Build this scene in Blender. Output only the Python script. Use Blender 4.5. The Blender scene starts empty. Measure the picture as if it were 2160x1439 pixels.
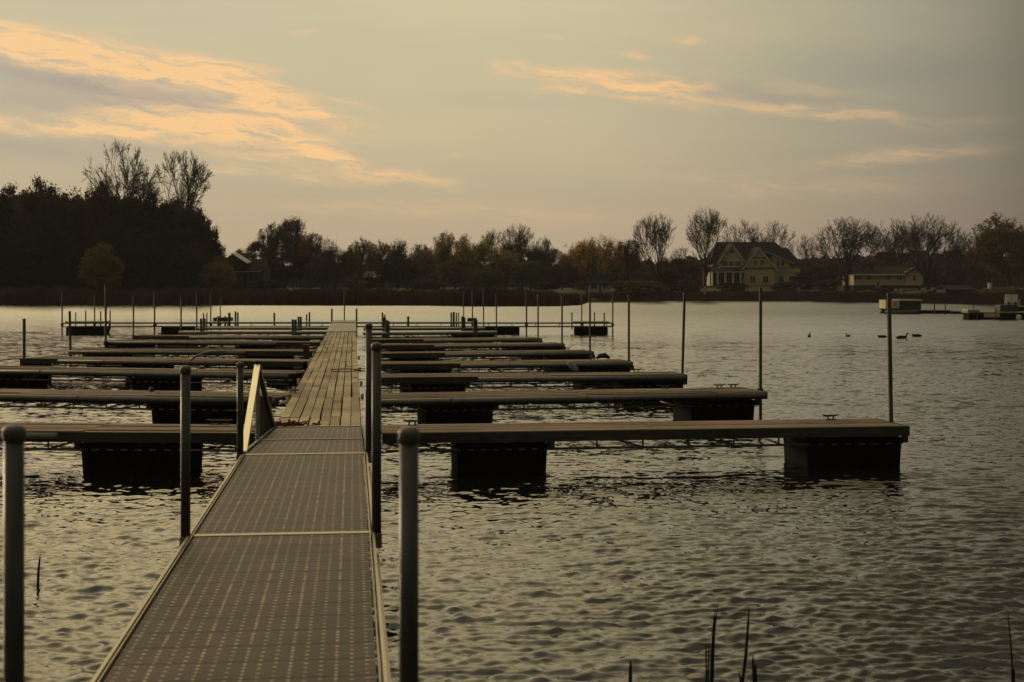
import bpy, math, random
import numpy as np
from mathutils import Vector, Matrix
R = random.Random(7)
S = bpy.context.scene
COL = S.collection
H = 2.45           # camera height over the water
HZ = 603.0         # horizon row of the photograph
F = 3000.0         # focal length in photo pixels
PI = math.pi

def WX(px, Y): return (px - 1080) / F * Y
def WZ(py, Y): return H - (py - HZ) * Y / F
def at(px, py, z=0.0):
    Y = (H - z) * F / (py - HZ)
    return Vector((WX(px, Y), Y, z))

# ------------------------------------------------------------------ materials
def new_mat(name):
    m = bpy.data.materials.new(name); m.use_nodes = True
    nt = m.node_tree
    return m, nt, nt.nodes['Principled BSDF']
def node(nt, t, **kw):
    n = nt.nodes.new(t)
    for k, v in kw.items():
        if k in n.inputs: n.inputs[k].default_value = v
        else: setattr(n, k, v)
    return n
def mix(nt, fac, a, b, blend='MIX'):
    n = nt.nodes.new('ShaderNodeMix'); n.data_type = 'RGBA'; n.blend_type = blend
    for i, v in ((0, fac), (6, a), (7, b)):
        if isinstance(v, bpy.types.NodeSocket): nt.links.new(v, n.inputs[i])
        elif i == 0: n.inputs[0].default_value = v
        else: n.inputs[i].default_value = (*v[:3], 1)
    return n.outputs[2]
def math_(nt, op, a, b=0.0, c=None, clamp=False):
    n = nt.nodes.new('ShaderNodeMath'); n.operation = op; n.use_clamp = clamp
    for i, v in enumerate((a, b) + ((c,) if c is not None else ())):
        if isinstance(v, bpy.types.NodeSocket): nt.links.new(v, n.inputs[i])
        else: n.inputs[i].default_value = v
    return n.outputs[0]
def ramp(nt, fac, pts, interp='LINEAR'):
    n = nt.nodes.new('ShaderNodeValToRGB'); cr = n.color_ramp; cr.interpolation = interp
    while len(cr.elements) < len(pts): cr.elements.new(0.5)
    for e, (p, c) in zip(cr.elements, pts):
        e.position = p; e.color = (*c, 1) if len(c) == 3 else c
    nt.links.new(fac, n.inputs[0])
    return n.outputs[0]

def surf(name, col, rough=0.7, metal=0.0, var=0.35, scale=8.0, stretch=(1, 1, 1), bump=0.2, col2=None, tint=False, objcol=False, rv=0.15):
    m, nt, b = new_mat(name)
    tc = node(nt, 'ShaderNodeTexCoord')
    mp = node(nt, 'ShaderNodeMapping'); mp.inputs['Scale'].default_value = stretch
    nt.links.new(tc.outputs['Object'], mp.inputs[0])
    n1 = node(nt, 'ShaderNodeTexNoise', Scale=scale, Detail=6.0, Roughness=0.65)
    nt.links.new(mp.outputs[0], n1.inputs['Vector'])
    n2 = node(nt, 'ShaderNodeTexNoise', Scale=scale * 0.13, Detail=3.0)
    nt.links.new(tc.outputs['Object'], n2.inputs['Vector'])
    c2 = col2 or tuple(c * (1 - var) for c in col)
    c1 = tuple(min(1, c * (1 + var * 0.6)) for c in col)
    f = ramp(nt, n1.outputs[0], [(0.3, (0, 0, 0)), (0.7, (1, 1, 1))])
    c = mix(nt, f, c2, c1)
    f2 = ramp(nt, n2.outputs[0], [(0.35, (1 - var * .8,) * 3), (0.65, (1.0,) * 3)])
    c = mix(nt, 1.0, c, f2, 'MULTIPLY')
    if tint:
        a = node(nt, 'ShaderNodeAttribute'); a.attribute_name = 'tint'
        c = mix(nt, 1.0, c, a.outputs['Color'], 'MULTIPLY')
    if objcol:
        o = node(nt, 'ShaderNodeObjectInfo')
        c = mix(nt, 1.0, c, o.outputs['Color'], 'MULTIPLY')
    nt.links.new(c, b.inputs['Base Color'])
    b.inputs['Metallic'].default_value = metal
    r = math_(nt, 'MULTIPLY_ADD', n1.outputs[0], rv * 2, rough - rv)
    nt.links.new(r, b.inputs['Roughness'])
    if metal < .2: b.inputs['Specular IOR Level'].default_value = .2
    if bump:
        bm_ = node(nt, 'ShaderNodeBump', Strength=bump, Distance=0.02)
        nt.links.new(n1.outputs[0], bm_.inputs['Height']); nt.links.new(bm_.outputs[0], b.inputs['Normal'])
    if objcol:      # leaves let the evening sky shine through them
        tl = node(nt, 'ShaderNodeBsdfTranslucent'); nt.links.new(c, tl.inputs[0])
        ms = node(nt, 'ShaderNodeMixShader'); ms.inputs[0].default_value = .45
        nt.links.new(b.outputs[0], ms.inputs[1]); nt.links.new(tl.outputs[0], ms.inputs[2]); nt.links.new(ms.outputs[0], nt.nodes['Material Output'].inputs[0])
    return m

M = {}
M['wood'] = surf('weathered_wood', (0.62, 0.50, 0.32), 0.75, 0, .5, 5, (22, 1.2, 8), .5, tint=True)
M['wood_x'] = surf('weathered_wood_cross', (0.36, 0.27, 0.19), 0.8, 0, .5, 5, (1.2, 22, 8), .5, tint=True)
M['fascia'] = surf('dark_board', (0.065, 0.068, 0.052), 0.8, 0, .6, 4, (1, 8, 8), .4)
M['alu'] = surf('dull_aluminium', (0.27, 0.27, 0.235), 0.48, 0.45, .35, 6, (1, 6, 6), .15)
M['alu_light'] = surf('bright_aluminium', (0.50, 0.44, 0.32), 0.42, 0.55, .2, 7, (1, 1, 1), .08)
M['brace'] = surf('sky_bright_brace', (0.98, 0.88, 0.66), 0.35, 0.85, .08, 7, bump=.03)  # very light colour paints in sky light on the near slope of the truss
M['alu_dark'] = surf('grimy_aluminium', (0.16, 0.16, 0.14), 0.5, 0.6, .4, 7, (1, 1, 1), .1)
M['pipe'] = surf('galvanised_pipe', (0.072, 0.078, 0.066), 0.42, 0.45, .4, 14, (1, 1, .25), .12)
M['pipe_dark'] = surf('weathered_pipe', (0.10, 0.098, 0.082), 0.55, 0.4, .5, 9, (1, 1, .3), .1)
M['cap'] = surf('cast_cap', (0.13, 0.13, 0.105), 0.5, 0.5, .3, 20, (1, 1, 1), .1)
M['float'] = surf('black_float_plastic', (0.007, 0.006, 0.005), 0.75, 0, .5, 5, (1, 1, 1), .3)
M['float'].node_tree.nodes['Principled BSDF'].inputs['Specular IOR Level'].default_value = .04
M['iron'] = surf('cleat_iron', (0.05, 0.05, 0.045), 0.5, 0.5, .3, 20)
M['rust'] = surf('rusty_wood', (0.10, 0.06, 0.03), 0.85, 0, .5, 10)
M['weed'] = surf('red_weed', (0.16, 0.04, 0.02), 0.9, 0, .5, 30)
M['rope'] = surf('old_rope', (0.16, 0.11, 0.06), 0.9, 0, .4, 40)
M['fender'] = surf('fender_vinyl', (0.30, 0.31, 0.29), 0.5, 0, .3, 10)
M['bark'] = surf('bark', (0.048, 0.038, 0.029), 0.9, 0, .4, 30, (1, 1, .3), 0)
M['leaf'] = surf('foliage', (1, 1, 1), 0.75, 0, .45, 40, (1, 1, 1), 0, objcol=True)
M['reed'] = surf('dry_reed', (0.085, 0.06, 0.032), 0.9, 0, .5, .8, (1, 1, .1), 0)
M['stem'] = surf('dead_stem', (0.03, 0.024, 0.014), 0.9, 0, .4, 20)
M['siding'] = surf('cream_siding', (0.46, 0.40, 0.23), 0.7, 0, .12, 3, (1, 1, 12), .3)
M['siding_white'] = surf('white_siding', (0.42, 0.41, 0.36), 0.7, 0, .1, 3, (1, 1, 12), .2)
M['siding_dark'] = surf('brown_siding', (0.07, 0.055, 0.035), 0.8, 0, .3, 3, (1, 1, 12), .2)
M['siding_orange'] = surf('tan_siding', (0.22, 0.12, 0.05), 0.8, 0, .2, 3, (1, 1, 12), .2)
M['shingle'] = surf('dark_shingle', (0.013, 0.014, 0.015), 0.9, 0, .4, 4, (1, 1, 10), .3)
M['shingle_brown'] = surf('brown_shingle', (0.045, 0.025, 0.018), 0.85, 0, .4, 4, (1, 1, 10), .3)
M['trim'] = surf('white_trim', (0.50, 0.48, 0.42), 0.6, 0, .1, 6)
M['roof_pale'] = surf('pale_metal_roof', (0.45, 0.45, 0.43), 0.45, 0.1, .1, 6)
M['glass'] = surf('window_glass', (0.015, 0.018, 0.018), 0.12, 0, .2, 6, bump=0)
M['brick'] = surf('chimney_brick', (0.08, 0.03, 0.02), 0.9, 0, .3, 20)
M['canvas'] = surf('grey_canvas', (0.30, 0.30, 0.29), 0.8, 0, .2, 6)
M['boat_tan'] = surf('cream_boat_panel', (0.75, 0.62, 0.40), 0.6, 0, .2, 3, (1, 1, 10))
M['boat_orange'] = surf('orange_stripe', (0.45, 0.16, 0.04), 0.6, 0, .2, 6)
M['boat_grey'] = surf('dark_grey_panel', (0.05, 0.052, 0.055), 0.5, 0, .4, 6)
M['white'] = surf('white_plastic', (0.6, 0.59, 0.54), 0.5, 0, .15, 10)
M['duck'] = surf('duck_feathers', (0.02, 0.016, 0.012), 0.8, 0, .5, 20)
def ground_mat():
    m, nt, b = new_mat('bank_grass')
    g = node(nt, 'ShaderNodeNewGeometry')
    n1 = node(nt, 'ShaderNodeTexNoise', Scale=.35, Detail=8.0, Roughness=.7)
    n2 = node(nt, 'ShaderNodeTexNoise', Scale=.04, Detail=3.0)
    for n in (n1, n2): nt.links.new(g.outputs['Position'], n.inputs['Vector'])
    a = ramp(nt, n1.outputs[0], [(0.3, (.035, .028, .012)), (0.5, (.06, .055, .022)), (0.72, (.085, .06, .03))])
    c = ramp(nt, n2.outputs[0], [(0.35, (.6, .5, .4)), (0.65, (1, 1, .9))])
    nt.links.new(mix(nt, 1.0, a, c, 'MULTIPLY'), b.inputs['Base Color']); b.inputs['Roughness'].default_value = .95
    return m
M['ground'] = ground_mat()

def deck_mat():
    """moulded walkway panels: planks across, rows of raised light pips, denser pip lines every 0.19 m"""
    m, nt, b = new_mat('moulded_walkway_panel')
    tc = node(nt, 'ShaderNodeTexCoord'); sp = node(nt, 'ShaderNodeSeparateXYZ')
    nt.links.new(tc.outputs['Object'], sp.inputs[0])
    u, v = sp.outputs[0], sp.outputs[1]
    def cell(c, per, off=0.0):   # signed distance to the centre of the repeating cell, in metres
        f = math_(nt, 'FRACT', math_(nt, 'ADD', math_(nt, 'DIVIDE', c, per), off))
        return math_(nt, 'MULTIPLY', math_(nt, 'ABSOLUTE', math_(nt, 'SUBTRACT', f, 0.5)), per)
    def less(c, w, soft):
        return math_(nt, 'SUBTRACT', 1.0, math_(nt, 'DIVIDE', math_(nt, 'SUBTRACT', c, w), soft, clamp=True), clamp=True)
    major = math_(nt, 'MULTIPLY', less(cell(u, .19, .5), .0055, .003), less(cell(v, .052), .010, .004))
    major = math_(nt, 'MULTIPLY', major, 0.95)
    hole = None
    for off in (.5 + 1 / 3, .5 - 1 / 3):
        h = math_(nt, 'MULTIPLY', less(cell(u, .19, off), .006, .004), less(cell(v, .0675, off), .006, .004))
        hole = h if hole is None else math_(nt, 'MAXIMUM', hole, h)
    wob = node(nt, 'ShaderNodeTexNoise', Scale=7.0, Detail=3.0); nt.links.new(tc.outputs['Object'], wob.inputs['Vector'])
    worn = ramp(nt, wob.outputs[0], [(.3, (.35,) * 3), (.62, (1,) * 3)])
    pips = math_(nt, 'MULTIPLY', math_(nt, 'MAXIMUM', major, hole), worn)
    seam = less(cell(v, .27), .009, .006)
    ticks = math_(nt, 'MULTIPLY', less(cell(v, .27, .07), .004, .003), less(cell(u, 1.14, 0.0), .07, .01))
    pips = math_(nt, 'MAXIMUM', pips, math_(nt, 'MULTIPLY', ticks, .6))
    n1 = node(nt, 'ShaderNodeTexNoise', Scale=3.0, Detail=6.0); nt.links.new(tc.outputs['Object'], n1.inputs['Vector'])
    n3 = node(nt, 'ShaderNodeTexNoise', Scale=60.0, Detail=3.0); nt.links.new(tc.outputs['Object'], n3.inputs['Vector'])
    base = ramp(nt, n1.outputs[0], [(.3, (.038, .027, .021)), (.55, (.060, .041, .034)), (.75, (.085, .060, .050))])
    b.inputs['Specular IOR Level'].default_value = .15
    fib = ramp(nt, n3.outputs[0], [(.3, (.75,) * 3), (.7, (1.1,) * 3)])
    base = mix(nt, 1.0, base, fib, 'MULTIPLY')
    c = mix(nt, math_(nt, 'MULTIPLY', less(cell(v, .0675, .5), .002, .006), .45), base, (.02, .016, .012))
    c = mix(nt, pips, c, (.66, .57, .38))
    n5 = node(nt, 'ShaderNodeTexNoise', Scale=1.1, Detail=9.0, Roughness=.7); nt.links.new(tc.outputs['Object'], n5.inputs['Vector'])
    c = mix(nt, 1.0, c, ramp(nt, n5.outputs[0], [(.35, (.62, .60, .56)), (.52, (1, 1, 1)), (.7, (1.18, 1.14, 1.06))]), 'MULTIPLY')
    n6 = node(nt, 'ShaderNodeTexNoise', Scale=24.0, Detail=4.0, Roughness=.7); nt.links.new(tc.outputs['Object'], n6.inputs['Vector'])
    c = mix(nt, ramp(nt, n6.outputs[0], [(.66, (0, 0, 0)), (.74, (.7,) * 3)]), c, (.04, .03, .022))
    c = mix(nt, seam, c, (.015, .012, .009))
    nt.links.new(c, b.inputs['Base Color']); b.inputs['Roughness'].default_value = .5
    hgt = math_(nt, 'SUBTRACT', pips, math_(nt, 'MULTIPLY', seam, 2.0))
    bp = node(nt, 'ShaderNodeBump', Strength=.5, Distance=.004)
    nt.links.new(hgt, bp.inputs['Height']); nt.links.new(bp.outputs[0], b.inputs['Normal'])
    return m
M['deck'] = deck_mat()

# ------------------------------------------------------------------ mesh builder
class MB:
    def __init__(s): s.v = []; s.f = []; s.t = []; s.smooth = False
    def quad(s, *p, tint=1.0):
        n = len(s.v); s.v += [tuple(q) for q in p]; s.f.append(tuple(range(n, n + len(p)))); s.t.append(tint)
    def hexa(s, c, tint=1.0):      # c: 8 corners, bottom ring 0-3, top ring 4-7
        n = len(s.v); s.v += [tuple(q) for q in c]
        for f in ((3, 2, 1, 0), (4, 5, 6, 7), (0, 1, 5, 4), (1, 2, 6, 5), (2, 3, 7, 6), (3, 0, 4, 7)):
            s.f.append(tuple(n + i for i in f)); s.t.append(tint)
    def box(s, x0, x1, y0, y1, z0, z1, tint=1.0):
        s.hexa([(x0, y0, z0), (x1, y0, z0), (x1, y1, z0), (x0, y1, z0), (x0, y0, z1), (x1, y0, z1), (x1, y1, z1), (x0, y1, z1)], tint)
    def tube(s, pts, rad, n=8, cap=True):
        pts = [Vector(p) for p in pts]
        if not isinstance(rad, (list, tuple)): rad = [rad] * len(pts)
        b0 = len(s.v); prev = None
        for i, p in enumerate(pts):
            d = (pts[min(i + 1, len(pts) - 1)] - pts[max(i - 1, 0)])
            if d.length < 1e-9: d = Vector((0, 0, 1))
            d.normalize()
            if prev is None: a = d.orthogonal().normalized()
            else:
                a = (prev - d * prev.dot(d))
                a = a.normalized() if a.length > 1e-6 else d.orthogonal().normalized()
            prev = a; bb = d.cross(a)
            for k in range(n):
                t = 2 * PI * k / n
                s.v.append(tuple(p + (a * math.cos(t) + bb * math.sin(t)) * rad[i]))
        for i in range(len(pts) - 1):
            for k in range(n):
                k2 = (k + 1) % n; o = b0 + i * n
                s.f.append((o + k, o + k2, o + n + k2, o + n + k)); s.t.append(1.0)
        if cap:
            s.f.append(tuple(b0 + k for k in reversed(range(n)))); s.t.append(1)
            o = b0 + (len(pts) - 1) * n
            s.f.append(tuple(o + k for k in range(n))); s.t.append(1)
    def bar(s, a, b, w, h):        # rectangular bar a->b; w horizontal, h vertical
        a, b = Vector(a), Vector(b); d = (b - a).normalized()
        side = d.cross(Vector((0, 0, 1)))
        side = side.normalized() if side.length > 1e-5 else Vector((1, 0, 0))
        up = side.cross(d).normalized()
        c = []
        for q in (-1, 1):
            c += [a + side * (-w / 2) + up * q * h / 2, a + side * (w / 2) + up * q * h / 2, b + side * (w / 2) + up * q * h / 2, b + side * (-w / 2) + up * q * h / 2]
        s.hexa(c)
    def lathe(s, prof, n=20, c=(0, 0)):
        b0 = len(s.v)
        for r, z in prof:
            for k in range(n):
                t = 2 * PI * k / n; s.v.append((c[0] + r * math.cos(t), c[1] + r * math.sin(t), z))
        for i in range(len(prof) - 1):
            for k in range(n):
                k2 = (k + 1) % n; o = b0 + i * n
                s.f.append((o + k, o + k2, o + n + k2, o + n + k)); s.t.append(1)
    def build(s, name, mat, parent=None, smooth=None, bevel=0.0, tint=False):
        me = bpy.data.meshes.new(name); me.from_pydata(s.v, [], s.f); me.materials.append(mat)
        if tint:
            ca = me.color_attributes.new('tint', 'FLOAT_COLOR', 'CORNER')
            arr = np.repeat(np.array(s.t, dtype=np.float32), [len(f) for f in s.f])
            out = np.ones((len(arr), 4), np.float32); out[:, :3] = arr[:, None]
            ca.data.foreach_set('color', out.ravel())
        if s.smooth if smooth is None else smooth:
            me.polygons.foreach_set('use_smooth', [True] * len(me.polygons))
        o = bpy.data.objects.new(name, me); COL.objects.link(o)
        if parent is not None: o.parent = parent
        if bevel:
            b = o.modifiers.new('bevel', 'BEVEL'); b.width = bevel; b.segments = 2; b.limit_method = 'ANGLE'
        return o

def tag(o, label=None, cat=None, group=None, kind=None):
    for k, v in (('label', label), ('category', cat), ('group', group), ('kind', kind)):
        if v: o[k] = v
    return o
def thing(name, loc, label, cat, group=None, rz=0.0):
    o = bpy.data.objects.new(name, None); COL.objects.link(o); o.empty_display_size = .2
    o.location = loc; o.rotation_euler = (0, 0, rz)
    return tag(o, label, cat, group)

# ------------------------------------------------------------------ camera
cam = bpy.data.cameras.new('camera'); co = bpy.data.objects.new('camera', cam); COL.objects.link(co)
co.location = (0, 0, H); co.rotation_euler = (PI / 2, 0, 0)
cam.sensor_width = 36; cam.lens = 50; cam.shift_y = -(719.5 - HZ) / 2160; cam.clip_end = 5000; cam.clip_start = .1
cam.dof.use_dof = True; cam.dof.focus_distance = 21; cam.dof.aperture_fstop = 4.0
S.camera = co

# ------------------------------------------------------------------ sky
SUN_AZ, SUN_EL = math.radians(-48), math.radians(11)      # azimuth from +Y towards +X
def build_world():
    w = bpy.data.worlds.new('World'); S.world = w; w.use_nodes = True
    nt = w.node_tree; nt.nodes.clear()
    tc = node(nt, 'ShaderNodeTexCoord'); sp = node(nt, 'ShaderNodeSeparateXYZ')
    nt.links.new(tc.outputs['Generated'], sp.inputs[0])
    x, y, z = sp.outputs
    az = math_(nt, 'ARCTAN2', x, y)
    el = math_(nt, 'ARCSINE', z)
    # photo-like angular units: hundreds of "pixels" of 1/3000 rad
    a = math_(nt, 'MULTIPLY', az, 30.0)      # -10.8 .. 10.8 across the photo
    e = math_(nt, 'MULTIPLY', el, 30.0)      # 0 .. 6 up the photo
    # colour up the sky
    ef = math_(nt, 'DIVIDE', math_(nt, 'MAXIMUM', e, 0.0), 47.2)
    k = lambda r, g, b: (r, g, b)
    base = ramp(nt, ef, [(0.0, k(.50, .385, .265)), (0.028, k(.51, .40, .275)), (0.045, k(.49, .42, .285)), (0.068, k(.55, .47, .305)), (0.10, k(.565, .505, .325)),
                         (0.128, k(.62, .545, .35)), (0.165, k(.98, .83, .49)), (0.34, k(1.02, .86, .50)), (0.5, k(.72, .62, .41)), (0.7, k(.60, .54, .39)), (1.0, k(.55, .51, .39))])
    # brightness round the compass
    af = math_(nt, 'MULTIPLY_ADD', az, 1 / (2 * PI), 0.5)
    def A(px): return 0.5 + math.atan((px - 1080) / 3000) / (2 * PI)
    br = ramp(nt, af, [(0.0, (.13, .135, .15)), (.28, (.34, .34, .35)), (.40, (.95, .88, .8)), (A(0), (.93, .93, .94)), (A(400), (.99, .98, .97)), (A(900), (1.05, 1.03, .98)),
                       (A(1250), (.99, .98, .95)), (A(1550), (.84, .84, .84)), (A(1850), (.66, .66, .71)), (A(2050), (.50, .50, .55)), (A(2160), (.36, .36, .38)), (.62, (.28, .28, .30)), (1.0, (.13, .135, .15))])
    # zenith light is shared by every direction
    br2 = ramp(nt, af, [(0.0, (.16,) * 3), (.28, (.5, .45, .4)), (.40, (1.5, 1.38, 1.2)), (A(0), (1.55, 1.46, 1.26)), (A(500), (1.42, 1.34, 1.18)), (A(1000), (1.08, 1.04, .94)),
                        (A(1450), (.56, .55, .52)), (A(1850), (.27, .265, .25)), (A(2160), (.17, .165, .16)), (.64, (.13, .13, .13)), (1.0, (.12,) * 3)])
    br = mix(nt, ramp(nt, ef, [(.125, (0, 0, 0)), (.20, (1, 1, 1))]), br, br2)
    zf = ramp(nt, ef, [(0.45, (0, 0, 0)), (0.95, (1, 1, 1))])
    br = mix(nt, zf, br, (.8, .8, .8))
    col = mix(nt, 1.0, base, br, 'MULTIPLY')
    # broad uneven haze
    cv = node(nt, 'ShaderNodeCombineXYZ')
    nt.links.new(math_(nt, 'MULTIPLY', a, .12), cv.inputs[0]); nt.links.new(e, cv.inputs[1])
    nb = node(nt, 'ShaderNodeTexNoise', Scale=.55, Detail=4.0, Roughness=.55); nt.links.new(cv.outputs[0], nb.inputs['Vector'])
    col = mix(nt, 1.0, col, ramp(nt, nb.outputs[0], [(.3, (.90, .925, .96)), (.5, (1.0, 1.0, 1.0)), (.7, (1.10, 1.05, .99))]), 'MULTIPLY')
    # warped coordinates for clouds
    cw = node(nt, 'ShaderNodeCombineXYZ')
    nt.links.new(math_(nt, 'MULTIPLY', a, .45), cw.inputs[0]); nt.links.new(math_(nt, 'MULTIPLY_ADD', a, .12, math_(nt, 'MULTIPLY', e, 1.3)), cw.inputs[1])
    nw = node(nt, 'ShaderNodeTexNoise', Scale=1.3, Detail=5.0, Roughness=.6); nt.links.new(cw.outputs[0], nw.inputs['Vector'])
    sw = node(nt, 'ShaderNodeSeparateColor'); nt.links.new(nw.outputs['Color'], sw.inputs[0])
    aw = math_(nt, 'ADD', a, math_(nt, 'MULTIPLY', math_(nt, 'SUBTRACT', sw.outputs[0], .5), 1.8))
    ew = math_(nt, 'ADD', e, math_(nt, 'MULTIPLY', math_(nt, 'SUBTRACT', sw.outputs[1], .5), .6))
    def streak(px, py, L, T, sl, amp):
        a0, e0 = (px - 1080) / 100, (HZ - py) / 100
        da = math_(nt, 'SUBTRACT', aw, a0); de = math_(nt, 'SUBTRACT', ew, e0)
        b_ = math_(nt, 'ADD', de, math_(nt, 'MULTIPLY', da, sl))
        q = math_(nt, 'ADD', math_(nt, 'POWER', math_(nt, 'ABSOLUTE', math_(nt, 'DIVIDE', da, L / 100)), 2.4), math_(nt, 'POWER', math_(nt, 'ABSOLUTE', math_(nt, 'DIVIDE', b_, T / 100)), 2.0))
        return math_(nt, 'MULTIPLY', math_(nt, 'EXPONENT', math_(nt, 'MULTIPLY', q, -1.0)), amp)
    def total(L):
        t = None
        for s in L:
            v = streak(*s); t = v if t is None else math_(nt, 'ADD', t, v)
        return t
    lit = total([(20, 112, 190, 34, .16, 1.1), (230, 146, 200, 36, .14, 1.1), (430, 172, 170, 38, .18, 1.0), (560, 205, 130, 40, .32, .7), (640, 240, 130, 16, .25, .45),
                 (150, 285, 190, 13, .02, .9), (330, 272, 200, 24, .03, .9), (520, 292, 190, 22, .10, .95), (430, 250, 260, 22, .10, .45), (600, 262, 110, 26, .2, .5),
                 (690, 330, 110, 18, .2, .9), (830, 365, 120, 15, .16, .85), (540, 335, 120, 16, .1, .6), (660, 375, 150, 16, .05, .45), (500, 370, 120, 12, .02, .5),
                 (740, 222, 60, 7, .2, .5), (620, 75, 18, 5, .0, .7), (345, 5, 45, 9, .05, .4), (950, 330, 70, 6, .0, .35),
                 (1110, 148, 75, 15, .12, .8), (1240, 172, 110, 24, .12, .9), (1400, 190, 120, 30, .12, .9), (1200, 200, 60, 9, .05, .75), (1370, 215, 60, 10, .1, .5),
                 (1345, 120, 36, 10, .1, .65), (1450, 99, 48, 8, .08, .6), (1170, 87, 30, 6, .0, .4), (1640, 235, 140, 15, .13, .55), (1780, 262, 160, 14, .12, .5), (1720, 200, 120, 12, .15, .3),
                 (1850, 345, 180, 14, -.06, .42), (1950, 335, 120, 12, .0, .25), (1450, 375, 160, 9, .0, .22), (2040, 275, 60, 8, .05, .3), (820, 436, 300, 16, .0, .32), (1180, 455, 200, 14, .0, .25), (1700, 400, 260, 20, .0, .34)])
    grey = total([(110, 190, 260, 34, .14, .9), (380, 222, 240, 26, .13, .75), (60, 240, 220, 22, .02, .6), (60, 325, 260, 26, .05, .7), (300, 310, 120, 12, .1, .35), (1540, 205, 90, 18, .05, .55), (1680, 215, 110, 9, .1, .35),
                  (1900, 170, 260, 50, .1, .35), (250, 100, 300, 30, .1, .0)])
    cs = node(nt, 'ShaderNodeCombineXYZ')
    nt.links.new(math_(nt, 'MULTIPLY', aw, .5), cs.inputs[0]); nt.links.new(math_(nt, 'MULTIPLY_ADD', aw, .45, math_(nt, 'MULTIPLY', ew, 3.4)), cs.inputs[1])
    ns = node(nt, 'ShaderNodeTexNoise', Scale=1.75, Detail=9.0, Roughness=.62); nt.links.new(cs.outputs[0], ns.inputs['Vector'])
    fil = ramp(nt, ns.outputs[0], [(.34, (.10,) * 3), (.46, (.55,) * 3), (.56, (1.0,) * 3), (.68, (1.25,) * 3)])
    litf = math_(nt, 'MULTIPLY', lit, fil)
    litf = math_(nt, 'MULTIPLY', math_(nt, 'MINIMUM', litf, 1.0), .90, clamp=True)
    greyf = math_(nt, 'MULTIPLY', grey, .85, clamp=True)
    gcol = mix(nt, 1.0, (.385, .34, .29), br, 'MULTIPLY')
    lcol = mix(nt, litf, (.78, .52, .30), (1.02, .61, .27))
    brl = mix(nt, .5, br, (1, 1, 1))
    lcol = mix(nt, 1.0, lcol, brl, 'MULTIPLY')
    col = mix(nt, greyf, col, gcol)
    col = mix(nt, litf, col, lcol)
    # thin physical sky underneath the cloud colours
    sk = node(nt, 'ShaderNodeTexSky'); sk.sky_type = 'NISHITA'; sk.sun_disc = False
    sk.sun_elevation = SUN_EL; sk.sun_rotation = SUN_AZ; sk.air_density = 1.0; sk.dust_density = 2.0
    bg1 = node(nt, 'ShaderNodeBackground', Strength=.06); nt.links.new(mix(nt, 1.0, sk.outputs[0], (.14, .13, .12), 'MULTIPLY'), bg1.inputs[0])
    bg2 = node(nt, 'ShaderNodeBackground', Strength=SKY); nt.links.new(col, bg2.inputs[0])
    ad = node(nt, 'ShaderNodeAddShader'); nt.links.new(bg1.outputs[0], ad.inputs[0]); nt.links.new(bg2.outputs[0], ad.inputs[1])
    out = node(nt, 'ShaderNodeOutputWorld'); nt.links.new(ad.outputs[0], out.inputs[0])
    w.cycles.sampling_method = 'MANUAL'; w.cycles.sample_map_resolution = 512
SKY = 0.97
build_world()
sl = bpy.data.lights.new('sun', 'SUN'); sl.energy = 1.2; sl.angle = math.radians(12); sl.color = (1, .80, .55)
so = bpy.data.objects.new('sun', sl); COL.objects.link(so)
d = Vector((math.sin(SUN_AZ) * math.cos(SUN_EL), math.cos(SUN_AZ) * math.cos(SUN_EL), math.sin(SUN_EL)))
so.rotation_euler = d.to_track_quat('Z', 'Y').to_euler()

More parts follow.
